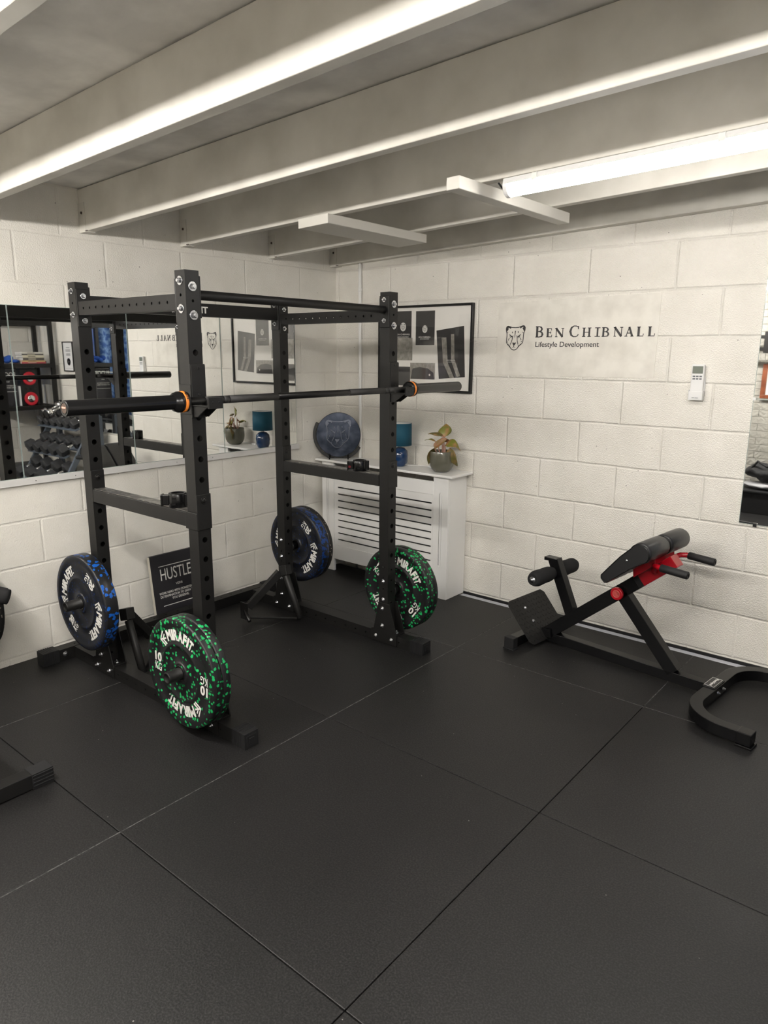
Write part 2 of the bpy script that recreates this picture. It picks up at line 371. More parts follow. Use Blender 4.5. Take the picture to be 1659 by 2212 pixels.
def emblem(g, M, s, d=.0012):
    """big-cat head outline drawing, s = half width"""
    def T(p): return ((p[0] - 735) / 640 * s, (960 - p[1]) / 640 * s)
    k = s / 640
    out = [(110, 430), (140, 330), (200, 285), (260, 280), (380, 315), (500, 355), (720, 368), (950, 355), (1080, 305), (1220, 262), (1310, 280), (1365, 370), (1350, 520), (1290, 660), (1262, 800), (1258, 1000), (1245, 1160), (1180, 1270), (1050, 1370), (960, 1450), (870, 1570), (770, 1630), (660, 1640), (560, 1615), (470, 1550), (380, 1440), (300, 1370), (215, 1290), (165, 1200), (165, 1050), (180, 850), (175, 700), (130, 560)]
    g.ribbon([T(p) for p in out], [44 * k] * len(out), M, d, closed=True)
    for poly in ([(120, 420), (160, 320), (250, 290), (450, 350), (410, 440), (370, 405), (300, 370), (215, 375), (285, 430), (170, 590), (130, 500)],
                 [(1355, 400), (1310, 300), (1220, 270), (1010, 345), (1060, 430), (1100, 390), (1160, 350), (1265, 340), (1180, 400), (1300, 580), (1350, 500)],
                 [(570, 1205), (680, 1230), (785, 1205), (770, 1290), (690, 1370), (640, 1370), (575, 1290)],
                 [(400, 830), (560, 890), (540, 920), (450, 895)], [(1030, 830), (880, 890), (900, 920), (985, 895)],
                 [(180, 700), (270, 600), (190, 640)], [(1250, 700), (1170, 600), (1250, 640)]):
        g.prism([T(p) for p in reversed(poly)], M, d)
    for pts, w in (([(725, 545), (715, 740), (705, 930)], [55, 44, 28]), ([(345, 760), (450, 830), (560, 880)], [50, 44, 36]), ([(1085, 760), (980, 830), (880, 885)], [50, 44, 36]),
                   ([(370, 850), (420, 930), (480, 955), (545, 945)], [22] * 4), ([(1045, 850), (1010, 920), (950, 950), (880, 940)], [22] * 4),
                   ([(592, 800), (550, 950), (510, 1130), (460, 1240), (410, 1330)], [26, 36, 34, 36, 36]), ([(830, 800), (858, 950), (868, 1100), (900, 1210), (940, 1330)], [26, 36, 34, 36, 36]),
                   ([(345, 940), (275, 1100)], [34, 34]), ([(1068, 940), (1130, 1090)], [34, 34]), ([(240, 1155), (225, 1205)], [36, 36]), ([(1140, 1140), (1155, 1190)], [44, 44]),
                   ([(540, 595), (525, 680)], [50, 40]), ([(915, 575), (922, 665)], [50, 40]), ([(655, 1360), (655, 1460)], [44, 34]), ([(540, 1505), (655, 1465), (775, 1505)], [12, 30, 12]),
                   ([(285, 1300), (300, 1400)], [40, 30]), ([(395, 1380), (400, 1470)], [44, 30]), ([(960, 1370), (950, 1470)], [44, 30]), ([(1080, 1300), (1050, 1380)], [44, 30])):
        g.ribbon([T(p) for p in pts], [q * k for q in w], M, d)
    return g
def brand_mark(g, M, s, d=.0008):
    """angular arrow mark that stands before the brand name; s = height"""
    for pts in ([(.95, 1), (.05, .62), (.42, -.08)], [(.98, .70), (.42, .52), (.72, -.06)], [(.10, .60), (.98, .36)]):
        g.ribbon([((x - .5) * s * .8, (y - .46) * s) for x, y in pts], s * .13, M, d)
    return g

def panel(g, M, w, L, holes, lip=.003, n=16):
    """flat strip w x L (local x across, y along, outward normal +z) pierced by round holes [(y, r)]"""
    def P(x, y, z=0): return M @ Vector((x, y, z))
    y = 0
    for (hy, r) in sorted(holes):
        h = min(w / 2, r * 1.6); a, b = hy - h, hy + h
        if a > y + 1e-5: g.add([P(-w / 2, y), P(w / 2, y), P(w / 2, a), P(-w / 2, a)], [(0, 1, 2, 3)])
        out, cir, inn = [], [], []
        for k in range(n):
            q = 2 * PI * (k + .5) / n; c, s_ = math.cos(q), math.sin(q)
            m = 1 / max(abs(c) / (w / 2), abs(s_) / h)
            out.append(P(c * m, hy + s_ * m)); cir.append(P(c * r, hy + s_ * r)); inn.append(P(c * r, hy + s_ * r, -lip))
        cor = [P(w / 2, b), P(-w / 2, b), P(-w / 2, a), P(w / 2, a)]
        vs = out + cir + inn + cor
        fs = [(k, (k + 1) % n, n + (k + 1) % n, n + k) for k in range(n)] + [(n + k, n + (k + 1) % n, 2 * n + (k + 1) % n, 2 * n + k) for k in range(n)]
        # corner triangles between neighbouring boundary points that sit on different sides
        for k in range(n):
            q0 = 2 * PI * (k + .5) / n; q1 = 2 * PI * (k + 1.5) / n
            for j, ca in enumerate((math.atan2(h, w / 2), PI - math.atan2(h, w / 2), PI + math.atan2(h, w / 2), 2 * PI - math.atan2(h, w / 2))):
                if q0 < ca < q1 - 1e-9: fs.append((k, 3 * n + j, (k + 1) % n))
        g.add(vs, fs); y = b
    if y < L - 1e-5: g.add([P(-w / 2, y), P(w / 2, y), P(w / 2, L), P(-w / 2, L)], [(0, 1, 2, 3)])

def holed_tube(g, p0, d, ax, w, h, L, holesA=(), holesB=(), lip=.003):
    """square tube from p0 along d; faces +-ax (height w... ) carry holesA, the other pair holesB"""
    p0 = Vector(p0); d = Vector(d).normalized(); ax = Vector(ax).normalized(); ay = d.cross(ax).normalized()
    for (nrm, wid, off, hl) in ((ax, h, w / 2, holesA), (-ax, h, w / 2, holesA), (ay, w, h / 2, holesB), (-ay, w, h / 2, holesB)):
        x = d.cross(nrm)
        M = Matrix.Translation(p0 + nrm * off) @ Matrix((x, d, nrm)).transposed().to_4x4()
        panel(g, M, wid, L, hl, lip)
    for q in (p0, p0 + d * L):
        g.add([q + ax * (i * w / 2) + ay * (j * h / 2) for i, j in ((-1, -1), (1, -1), (1, 1), (-1, 1))], [(0, 1, 2, 3)])
    return g

# ================================================================== ROOM
XW, YB, KS = 4.45, -4.30, .035            # opposite wall, wall behind camera, ceiling slope per metre
def zc(x): return 2.27 + KS * x
HW = 2.55
g = G().add([(-.12, 0, -.05), (XW + .12, 0, -.05), (XW + .12, 0, HW), (-.12, 0, HW), (-.12, .12, -.05), (XW + .12, .12, -.05), (XW + .12, .12, HW), (-.12, .12, HW)],
            [(0, 1, 2, 3), (7, 6, 5, 4), (0, 4, 5, 1), (3, 2, 6, 7), (0, 3, 7, 4), (1, 5, 6, 2)])
structure(obj('wall_right', g, block_wall('painted_blocks_logo_wall', 'X', -1.600 + 45, -.0185 + 22.5)), 'white painted concrete block wall carrying the lettering and poster')
g = G().box(-.12, 0, YB - .12, 0, -.05, HW)
structure(obj('wall_left', g, block_wall('painted_blocks_mirror_wall', 'Y', .564 + 45, -.0185 + 22.5, dist=.0034)), 'white painted concrete block wall behind the power rack')
# opposite wall with a window opening
wy0, wy1, wz0, wz1 = -2.05, -.80, .95, 1.98
g = G()
for b in ((XW, XW + .12, YB - .12, wy0, -.05, HW), (XW, XW + .12, wy1, 0, -.05, HW), (XW, XW + .12, wy0, wy1, -.05, wz0), (XW, XW + .12, wy0, wy1, wz1, HW)): g.box(*b)
structure(obj('wall_opposite', g, block_wall('painted_blocks_window_wall', 'Y', 45.1, -.0185 + 22.5)))
g = G().box(-.12, XW + .12, YB - .12, YB, -.05, HW)
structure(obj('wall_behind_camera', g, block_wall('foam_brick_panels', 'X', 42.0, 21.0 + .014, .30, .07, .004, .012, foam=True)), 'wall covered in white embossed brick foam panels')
structure(obj('floor', G().box(-.12, XW + .12, YB - .12, .12, -.12, -.02), CONC), 'painted concrete slab under the rubber mats')
g = G()
for x0, x1 in ((-.12, XW + .12),):
    for (y0, y1) in ((YB - .12, -2.0), (-2.0, .12)):
        g.add([(x0, y0, zc(x0)), (x1, y0, zc(x1)), (x1, y1, zc(x1)), (x0, y1, zc(x0)), (x0, y0, zc(x0) + .06), (x1, y0, zc(x1) + .06), (x1, y1, zc(x1) + .06), (x0, y1, zc(x0) + .06)],
              [(0, 3, 2, 1), (4, 5, 6, 7), (0, 1, 5, 4), (2, 3, 7, 6), (0, 4, 7, 3), (1, 2, 6, 5)])
structure(obj('ceiling', g, CEIL), 'grey-white painted board ceiling')
# joists (bottom at 2.07 + slope): y of camera-side face at x=0 and at x=3
def sloped(g, x0, x1, ya, yb, th, zb, zt):
    """timber from x0 to x1, front face y going ya->yb, thickness th towards +y"""
    def Y(x): return ya + (yb - ya) * x / 3
    vs = []
    for x in (x0, x1):
        for y in (Y(x), Y(x) + th):
            for z in (zb, zt): vs.append((x, y, z + KS * x))
    return g.add(vs, [(0, 1, 3, 2), (4, 6, 7, 5), (0, 4, 5, 1), (2, 3, 7, 6), (0, 2, 6, 4), (1, 5, 7, 3)])
jn = 0
for ya, yb in ((-.055, -.075), (-.60, -.685), (-1.235, -1.225), (-1.81, -1.80), (-2.40, -2.40), (-2.985, -2.985), (-3.58, -3.58), (-4.17, -4.17)):
    jn += 1
    j = structure(obj('trim_%d' % jn, sloped(G(), .002, XW, ya, yb, .045, 2.07, 2.264), JOIST, bevel=.003), 'white painted ceiling joist')
    # steel joist hanger against the mirrored wall
    h = G(); sloped(h, .002, .06, ya - .003, yb - .003, .051, 2.066, 2.20)
    obj('joist_hanger', h, JOIST, j)
    n = G()
    y = ya - .004
    n.lathe((.034, y, 2.155), (0, -1, 0), [(0, .007), (.004, .006), (.005, .001)], 8); n.box(.055, .075, y, y + .003, 2.0715, 2.0745)
    obj('rusty_fixing', n, BROWN, j)
g = G(); sloped(g, .004, XW, -.030, -.030, .028, 2.073 - .002, 2.10)
structure(obj('trim_9', g, JOIST, bevel=.002), 'white painted timber batten along top of the logo wall')
# boards fixed under the joists
g = G(); M = None
def board(x0, x1, y0, y1, th):
    g = G(); vs = []
    for x in (x0, x1):
        for y in (y0, y1):
            for z in (2.0695 - th, 2.0695): vs.append((x, y, z + KS * x))
    return g.add(vs, [(0, 1, 3, 2), (4, 6, 7, 5), (0, 4, 5, 1), (2, 3, 7, 6), (0, 2, 6, 4), (1, 5, 7, 3)])
tag(obj('ceiling_board', board(.965, 1.155, -1.27, -.53, .042), BATT, bevel=.003), 'wide white painted plank screwed under the joists near the room corner', 'board')
tag(obj('ceiling_board', board(1.872, 1.93, -1.385, -.48, .045), BATT, bevel=.003), 'narrow white painted batten under the joists beside the tube light', 'board')
# service pipe in the corner
g = G(); g.cyl((.234, -.016, .792), (.234, -.016, 2.078), .011, 14); g.lathe((.234, -.016, 1.9), (0, 0, 1), [(0, .014), (.02, .014)], 12)
tag(obj('heating_pipe', g, SATIN), 'thin white painted vertical pipe in the room corner above radiator cover', 'pipe')
# floor mats
XL = [.03, .603, 1.5725, 2.5565, 3.54, 4.44]; YL = [-.058, -.765, -1.7285, -2.6905, -3.655, -4.29]
RM = rubber_floor()
on = ['first', 'second', 'third', 'fourth', 'fifth']
for i in range(5):
    for j in range(5):
        g = G().box(XL[i] + .0015, XL[i + 1] - .0015, YL[j + 1] + .0015, YL[j] - .0015, -.02, 0)
        o = obj('rubber_floor_mat', g, RM, bevel=.0022)
        tag(o, 'black rubber floor mat, %s row from logo wall, %s column from mirrored wall' % (on[j], on[i]), 'floor mat', 'black rubber mats covering the floor')
DUST = mat('grey_dust', (.12, .118, .115), .95, vary=(60, (.03, .03, .03), .42, .6))
fl = bpy.data.objects['floor']
for b in ((XL[2] - .0022, XL[2] + .0022, -3.6, -.06), (XL[1] - .002, XL[1] + .002, -3.4, -.8), (XL[3] - .0016, XL[3] + .0016, -.75, -.06)):
    obj('seam_dust', G().box(b[0], b[1], b[2], b[3], -.006, -.0012), DUST, fl)
for b in ((.8, 3.4, YL[1]),):
    obj('seam_dust', G().box(b[0], b[1], b[2] - .002, b[2] + .002, -.006, -.0014), DUST, fl)
structure(obj('baseboard_right', G().box(1.115, XW, -.052, -.010, -.0199, -.004), mat('pale_floor_edge', (.55, .56, .62), .5), bevel=.003), 'pale painted strip between the mats and the logo wall')
obj('damp_course', G().box(1.114, XW, -.009, -.0005, -.0199, .010), RUBB, bpy.data.objects['wall_right'])
# window on the opposite wall with daylight
g = G()
for y in (wy0 + .02, (wy0 + wy1) / 2, wy1 - .02): g.box(XW + .03, XW + .08, y - .02, y + .02, wz0, wz1)
for z in (wz0 + .02, wz1 - .02): g.box(XW + .031, XW + .079, wy0, wy1, z - .02, z + .02)
wn = structure(obj('window_1', g, PLASW, bevel=.002), 'white framed window behind blue curtain')
obj('window_pane', G().add([(XW + .054, wy0 + .04, wz0 + .04), (XW + .054, wy0 + .04, wz1 - .04), (XW + .054, wy1 - .04, wz1 - .04), (XW + .054, wy1 - .04, wz0 + .04)], [(0, 1, 2, 3)]), GLASS, wn)
# blue curtains
def curtain(y0, y1, z0, z1, x, n=34):
    g = G(); vs = []; m = 6
    for i in range(n + 1):
        for k in range(m + 1):
            t = i / n; y = y0 + (y1 - y0) * t; zz = k / m
            vs.append((x + .022 * math.sin(t * n * .95) * (1 - .3 * zz), y + .006 * math.sin(t * 9 + k), z0 + (z1 - z0) * zz))
    for i in range(n):
        for k in range(m):
            a = i * (m + 1) + k; g_f = (a, a + 1, a + m + 2, a + m + 1); g.f.append(g_f); g.sm.append(True)
    g.v = [Vector(p) for p in vs]
    return g
for (y0, y1, lb) in ((-1.43, -.66, 'drawn blue patterned curtain nearest the storage shelves'), (-2.09, -1.435, 'drawn blue patterned curtain further from the storage shelves')):
    o = obj('blue_curtain', curtain(y0, y1, .72, 2.0, XW - .06), BLUEC); s_ = o.modifiers.new('solid', 'SOLIDIFY'); s_.thickness = .004
    tag(o, lb, 'curtain', 'blue curtains')
g = G().cyl((XW - .06, -2.15, 2.02), (XW - .06, -.76, 2.02), .01, 10)
for y in (-2.1, -.8): g.box(XW - .068, XW - .001, y - .006, y + .006, 2.012, 2.028)
tag(obj('curtain_rail', g, ALU), 'slim metal curtain rail over the window', 'curtain rail')

# ================================================================== WALL MIRRORS
def mirror_panel(name, ax, a0, a1, z0, z1, label, group):
    g = G(); e = .006
    if ax == 'Y': g.box(.001, e, a0 + .001, a1 - .001, z0, z1)
    else: g.box(a0 + .001, a1 - .001, -e, -.001, z0, z1)
    o = obj(name, g, MEDGE); tag(o, label, 'mirror', group)
    g = G()
    if ax == 'Y': g.add([(e + .0002, a0 + .003, z0 + .002), (e + .0002, a1 - .003, z0 + .002), (e + .0002, a1 - .003, z1 - .002), (e + .0002, a0 + .003, z1 - .002)], [(0, 1, 2, 3)])
    else: g.add([(a0 + .003, -e - .0002, z0 + .002), (a1 - .003, -e - .0002, z0 + .002), (a1 - .003, -e - .0002, z1 - .002), (a0 + .003, -e - .0002, z1 - .002)], [(0, 1, 2, 3)])
    obj('reflective_face', g, MIRROR, o)
    return o
pos = ['nearest the room corner', 'second from the room corner, behind the rack', 'third from the room corner, behind the barbell end', 'at left, furthest from the room corner']
for k in range(4):
    mirror_panel('wall_mirror', 'Y', -1.0 - .6 * k, -.4 - .6 * k, .905, 1.711, 'tall frameless wall mirror panel %s' % pos[k], 'mirror panels on the rack wall')
g = G().box(.001, .016, -3.0, -.388, .872, .9045); o = obj('mirror_ledge', g, ALU, bevel=.001)
tag(o, 'pale grey strip supporting the bottom edge of the mirror panels', 'trim strip')
for y in (-.55, -1.1, -1.35, -1.95, -2.15, -2.6): obj('screw', G().lathe((.016, y, .888), (1, 0, 0), [(0, .003), (.001, .002)], 8), ZINC, o)
mirror_panel('wall_mirror', 'X', 2.681, 3.33, 1.309, 1.906, 'upper square mirror at the right of the logo wall', 'square mirrors on the logo wall')
mirror_panel('wall_mirror', 'X', 2.681, 3.33, .712, 1.305, 'lower square mirror at the right of the logo wall', 'square mirrors on the logo wall')
tag(obj('mirror_clip', G().box(2.679, 2.694, -.011, -.001, 1.300, 1.314), CLEAR, bevel=.002), 'small clear clip where the two square mirrors meet', 'clip')
g = G().box(2.745, 2.765, -.011, -.001, .702, .722)
tag(obj('mirror_clip', g, CHROME, bevel=.002), 'small chrome clip under the lower square mirror', 'clip')

# ================================================================== LOGO ON THE WALL
tag(obj('skimmed_wall_patch', G().add([(1.285, -.0035, 1.383), (2.209, -.0035, 1.388), (2.214, -.0035, 1.806), (1.292, -.0035, 1.789), (1.285, 0, 1.383), (2.209, 0, 1.388), (2.214, 0, 1.806), (1.292, 0, 1.789)],
    [(0, 1, 2, 3), (0, 4, 5, 1), (1, 5, 6, 2), (2, 6, 7, 3), (3, 7, 4, 0)]), PLAST), 'smooth greyish rectangular patch on block wall behind the lettering', 'wall panel')
lg = thing('wall_logo', 'dark vinyl cat-head emblem with name BEN CHIBNALL lettered on the wall', 'wall sign', (1.77, -.004, 1.53))
MW = M3((0, -.0037, 0), (1, 0, 0), (0, 0, 1))
obj('cat_head_emblem', emblem(G(), M3((1.4065, -.0037, 1.593), (1, 0, 0), (0, 0, 1)), .0625), INK, lg)
ex = [1.534, 1.58, 1.601, 1.634, 1.651, 1.705, 1.737, 1.79, 1.81, 1.86, 1.881, 1.91, 1.92, 1.959, 1.982, 2.032, 2.042, 2.089, 2.106, 2.14, 2.162, 2.197]
g = G()
for k, ch in enumerate('BENCHIBNALL'):
    big = k in (0, 3)
    serif(g, ch, MW, ex[2 * k], 1.5965, ex[2 * k + 1] - ex[2 * k], .058 if big else .047)
obj('name_lettering', g, INK, lg)
g = G(); text(g, 'Lifestyle Development', M3((1.722, -.0042, 1.5445), (1, 0, 0), (0, 0, 1)), .372, .0275, .006, shear=.03)
obj('tagline_lettering', g, INK, lg)

# ================================================================== FRAMED POSTER
def rect2(g, x0, x1, z0, z1, y, th=.0006): return g.box(x0, x1, y - th, y, z0, z1)
fp = thing('framed_poster', 'large black framed poster of product mock-ups on the logo wall', 'framed picture', (.76, -.005, 1.262))
x0, x1, z0, z1 = .40, 1.128, 1.268, 1.798
g = G()
for b in ((x0, x1, z0, z0 + .014), (x0, x1, z1 - .014, z1), (x0, x0 + .014, z0 + .014, z1 - .014), (x1 - .014, x1, z0 + .014, z1 - .014)): g.box(b[0], b[1], -.026, -.002, b[2], b[3])
obj('frame', g, GLOSS, fp, bevel=.0015)
pp = obj('poster_sheet', G().box(x0 + .012, x1 - .012, -.012, -.004, z0 + .012, z1 - .012), PAPER, fp)
g = G(); yy = -.0125
for q in ((.43, .665, 1.585, 1.765), (.70, .846, 1.555, 1.762)): rect2(g, *q, yy)
for p4 in ([(.86, 1.642), (1.062, 1.667), (1.078, 1.365), (.885, 1.35)],): g.prism(p4, M3((0, yy, 0), (1, 0, 0), (0, 0, 1)), .0006)
obj('dark_print', g, PDARK, pp)
g = G()
for q in ((.43, .675, 1.46, 1.60), (.66, .855, 1.345, 1.445)): rect2(g, *q, yy - .0007)
MF = M3((0, yy - .0008, 0), (1, 0, 0), (0, 0, 1))
g.prism([(.90, 1.60), (.935, 1.60), (.95, 1.45), (1.0, 1.36), (.97, 1.355), (.915, 1.45)], MF, .0006)
g.prism([(.97, 1.62), (.992, 1.62), (1.0, 1.47), (1.045, 1.37), (1.02, 1.366), (.975, 1.46)], MF, .0006)
obj('grey_print', g, PGREY, pp)
g = G()
g.prism([(.665, 1.345), (.85, 1.345), (.845, 1.385), (.80, 1.412), (.74, 1.42), (.68, 1.41)], M3((0, yy - .0016, 0), (1, 0, 0), (0, 0, 1)), .0006)
rect2(g, .43, .66, 1.30, 1.42, yy - .0016)
obj('black_shape_print', g, PDARK, pp)
g = G(); Mq = lambda x, z: M3((x, yy - .003, z), (1, 0, 0), (0, 0, 1))
for (x, z, w) in ((.772, 1.60, .092), (.60, 1.617, .115), (.975, 1.462, .062)): text(g, 'BEN CHIBNALL', Mq(x, z), w, w * .085, .0)
for (x, z, w) in ((.772, 1.59, .07), (.60, 1.603, .09), (.975, 1.452, .055)): text(g, 'LIFESTYLE DEVELOPMENT', Mq(x, z), w, w * .06)
for (x, z, r) in ((.772, 1.652, .023), (.60, 1.668, .027), (.815, 1.372, .007)):
    g.prism([(x + r * .85 * math.cos(2 * PI * k / 24), z + r * math.sin(2 * PI * k / 24)) for k in range(24)], M3((0, yy - .0022, 0), (1, 0, 0), (0, 0, 1)), .0006)
obj('white_print', g, WHITE, pp)
g = G()
for (x, z, r) in ((.772, 1.652, .023), (.60, 1.668, .027)): emblem(g, M3((x, yy - .0031, z), (1, 0, 0), (0, 0, 1)), r * .62, .0005)
obj('badge_print', g, PDARK, pp)
obj('glazing', G().add([(x0 + .013, -.020, z0 + .013), (x1 - .013, -.020, z0 + .013), (x1 - .013, -.020, z1 - .013), (x0 + .013, -.020, z1 - .013)], [(0, 1, 2, 3)]), GLASS, fp)

# ================================================================== REMOTE CONTROL
rc = thing('remote_control', 'white remote control in wall holder between logo and square mirrors', 'remote control', (2.428, -.004, 1.29))
rx = 2.428
obj('body', G().box(rx - .030, rx + .030, -.030, -.008, 1.303, 1.462), PLASW, rc, bevel=.006)
obj('screen', G().box(rx - .024, rx + .024, -.0315, -.030, 1.418, 1.453), LCD, rc, bevel=.001)
for r in range(2):
    for c in range(3):
        g = G().box(rx - .021 + c * .0155, rx - .009 + c * .0155, -.0315, -.030, 1.401 - r * .012, 1.408 - r * .012)
        obj('button', g, DARKB, rc, bevel=.0007)
g = G().box(rx - .034, rx + .034, -.009, -.004, 1.293, 1.40).box(rx - .034, rx + .034, -.034, -.030, 1.293, 1.333).box(rx - .034, rx - .0305, -.034, -.004, 1.293, 1.338).box(rx + .0305, rx + .034, -.034, -.004, 1.293, 1.338).box(rx - .034, rx + .034, -.034, -.004, 1.290, 1.2935)
hd = obj('holder', g, PLASW, rc, bevel=.0015)
g = G(); text(g, 'MITSUBISHI', M3((rx, -.0346, 1.300), (1, 0, 0), (0, 0, 1)), .03, .004, .02); obj('printed_mark', g, DARKB, rc)

# ================================================================== TUBE LIGHTS
def tube_light(x0, x1, y, label, em=None):
    def z(x): return 2.069 + KS * x
    t = thing('tube_light', label, 'ceiling light', (x0, y, z(x0)), 0, 'ceiling tube lights')
    d = Vector((x1 - x0, 0, KS * (x1 - x0))); L = d.length; d.normalize()
    A = Vector((x0, y, z(x0))); B = Vector((x1, y, z(x1)))
    up = Vector((-KS, 0, 1)).normalized()
    prof = [(-.030, -.001), (-.034, -.012), (-.036, -.022), (.036, -.022), (.034, -.012), (.030, -.001)]
    Mx = Matrix.Translation(A) @ Matrix((Vector((0, 1, 0)), up, d)).transposed().to_4x4()
    # housing
    obj('housing', G().prism(prof, Mx, L), PLASW, t, bevel=.001)
    dp = [(.034 * math.cos(PI + PI * k / 14), -.0225 + .040 * math.sin(PI + PI * k / 14)) for k in range(15)]
    o = obj('diffuser', G().prism(dp, Matrix.Translation(d * .015) @ Mx, L - .03), em or LAMPE, t)
    for q in (0, L - .016):
        dq = [(.037 * math.cos(PI + PI * k / 14), -.0215 + .043 * math.sin(PI + PI * k / 14)) for k in range(15)]
        obj('end_cap', G().prism(dq, Matrix.Translation(d * q) @ Mx, .016), PLASW, t, bevel=.001)
    for q in (.12, L * .5, L - .14):
        g = G().prism([(-.0385, -.028), (-.0365, -.004), (-.033, -.0005), (-.030, -.0005), (-.034, -.010), (-.036, -.028)], Matrix.Translation(d * q) @ Mx, .02)
        obj('clip', g, CLEAR, t)
    return t
tube_light(2.02, 3.52, -1.20, 'glowing white tube light under the joists above the bench side')
tube_light(2.45, 3.95, -3.46, 'glowing white tube light under the joists behind the camera', LAMPF)
tube_light(.45, 1.95, -3.46, 'added unseen tube light that evens the light on the left wall', LAMPF)  # added lamp out of view, evens the light on the left wall
g = G().tube([(1.985, -1.205, 2.133), (1.992, -1.19, 2.118), (2.005, -1.195, 2.112), (2.019, -1.20, 2.113)], .0035, 8)
tag(obj('light_cable', g, RUBB), 'short black cable feeding the end of the tube light', 'cable')

# ================================================================== RADIATOR COVER
rc = thing('radiator_cover', 'white slatted radiator cover cabinet in the room corner', 'radiator cover', (.575, -.1, 0))
obj('top_shelf', G().box(.012, 1.155, -.238, -.003, .776, .792), SATIN, rc, bevel=.004)
yf = -.205
g = G()
for a, b in ((.045, .155), (1.0, 1.112)):
    obj('front_post', G().box(a, b, yf, yf + .018, 0, .7755), SATIN, rc, bevel=.002)

for xm in (.10, 1.057):
    gg = G()
    prof = [(-.009, 0), (-.0055, .0), (-.003, .004)]
    gg.tube([(xm - .008, yf - .0006, .215), (xm - .008, yf - .0006, .668), (xm, yf - .0006, .678), (xm + .008, yf - .0006, .668), (xm + .008, yf - .0006, .215), (xm, yf - .0006, .205), (xm - .008, yf - .0006, .215)], .0016, 6)
    obj('moulding', gg, SATIN, rc)
obj('side_panel', G().box(1.094, 1.112, yf + .0185, -.004, 0, .7755), SATIN, rc, bevel=.002)
obj('side_panel', G().box(.045, .063, yf + .0185, -.004, 0, .7755), SATIN, rc, bevel=.002)
obj('top_rail', G().box(.1555, .9995, yf, yf + .018, .657, .740), SATIN, rc, bevel=.0015)
obj('bottom_rail', G().box(.1555, .9995, yf, yf + .018, .088, .188), SATIN, rc, bevel=.0015)
g = G(); y0, y1 = yf + .006, yf + .014
g.box(.156, .190, y0, y1, .189, .656); g.box(.985, .999, y0, y1, .189, .656)
sl = [.232 + .0462 * k for k in range(9)]; edges = [.189] + [e for s_ in sl for e in (s_ - .005, s_ + .005)] + [.656]
for k in range(0, len(edges), 2): g.box(.190, .985, y0, y1, edges[k], edges[k + 1])
obj('slatted_panel', g, SATIN, rc)
rad = thing('radiator', 'radiator coloured dark for the shade behind the slatted cover', 'radiator', (.55, -.08, .10))
obj('radiator_panel', G().box(.2, .95, -.09, -.05, .14, .62), DARKB, rad, bevel=.01)  # dark colour stands in for the shade inside the cover
g = G()
for x in (.25, .9): g.cyl((x, -.07, -.019), (x, -.07, .15), .008, 10)
obj('valve_pipe', g, ZINC, rad)

# embossed disc on stand
E_ = Vector((.155, -.152, .957)); nz = Vector((.66, -.75, .10)).normalized(); ex_ = Vector((0, 0, 1)).cross(nz).normalized(); ey_ = nz.cross(ex_)
dk = thing('embossed_metal_disc', 'round blue-black metal disc embossed with a cat head, on radiator cover', 'ornament', (.155, -.152, .80))
g = G().lathe(E_ - nz * .02, nz, [(0, .148), (.003, .152), (.017, .152), (.020, .149)], 64)
obj('disc', g, SLATE, dk)
obj('raised_emblem', emblem(G(), Matrix.Translation(E_ + ey_ * .006) @ Matrix((ex_, ey_, nz)).transposed().to_4x4(), .088, .0055), SLATE2, dk, bevel=.0015)
st = thing('display_stand', 'black curved stand holding the round embossed disc', 'display stand', (.155, -.152, .792))
g = G()
arc = []
for k in range(36):
    a = math.radians(150 + k * (330 - 150) / 35)
    arc.append(E_ - nz * .032 + (ex_ * math.cos(a) + ey_ * math.sin(a)) * .166)
g.tube(arc, .02, rect=(.020, .010), up=nz)
obj('cradle', g, BLACK, st, bevel=.002)
for a in (-112, -66):
    q = E_ + (ex_ * math.cos(math.radians(a)) + ey_ * math.sin(math.radians(a))) * .162
    for sgn in (1, -1):
        f = q + nz * (.03 * sgn) ; f.z = .7935
        obj('foot', G().tube([q - nz * .03 + ey_ * .012, q + nz * .012 * sgn - ey_ * .006, f], .005, 8), BLACK, st)
    obj('retaining_hook', G().tube([q - nz * .03, q + nz * .008, q + nz * .010 + ey_ * .02], .0035, 8), BLACK, st)

# table lamp
lx, ly = .672, -.125
tl = thing('table_lamp', 'small table lamp with teal drum shade and blue ribbed base', 'lamp', (lx, ly, .792))
prof = [(0, .034), (.004, .040), (.03, .050), (.07, .0535), (.10, .048), (.118, .030), (.124, .012)]
g = G(); n = 48; vs = []
for i, (h, r) in enumerate(prof):
    for k in range(n):
        q = 2 * PI * k / n; rr = r * (1 + .022 * math.cos(16 * (q + h * 5)))
        vs.append((lx + rr * math.cos(q), ly + rr * math.sin(q), .7925 + h))
fs = [(i * n + k, i * n + (k + 1) % n, (i + 1) * n + (k + 1) % n, (i + 1) * n + k) for i in range(len(prof) - 1) for k in range(n)]
g.add(vs, fs, True).add([(lx + .034 * math.cos(2 * PI * k / n), ly + .034 * math.sin(2 * PI * k / n), .7925) for k in range(n)], [tuple(range(n))])
obj('lamp_base', g, NAVY, tl)
obj('stem', G().cyl((lx, ly, .914), (lx, ly, .965), .008, 12), PLASW, tl)
g = G().lathe((lx, ly, .928), (0, 0, 1), [(0, .0755), (.142, .0735), (.142, .0715), (0, .0735)], 48, close=True)
obj('lamp_shade', g, TEAL, tl)
g = G().lathe((lx, ly, .930), (0, 0, 1), [(0, .0732), (.139, .0712), (.139, .0705), (0, .0725)], 40, close=True)
g.cyl((lx - .071, ly, 1.055), (lx + .071, ly, 1.055), .0012, 6).cyl((lx, ly - .071, 1.055), (lx, ly + .071, 1.055), .0012, 6)
obj('shade_lining', g, PLASW, tl)
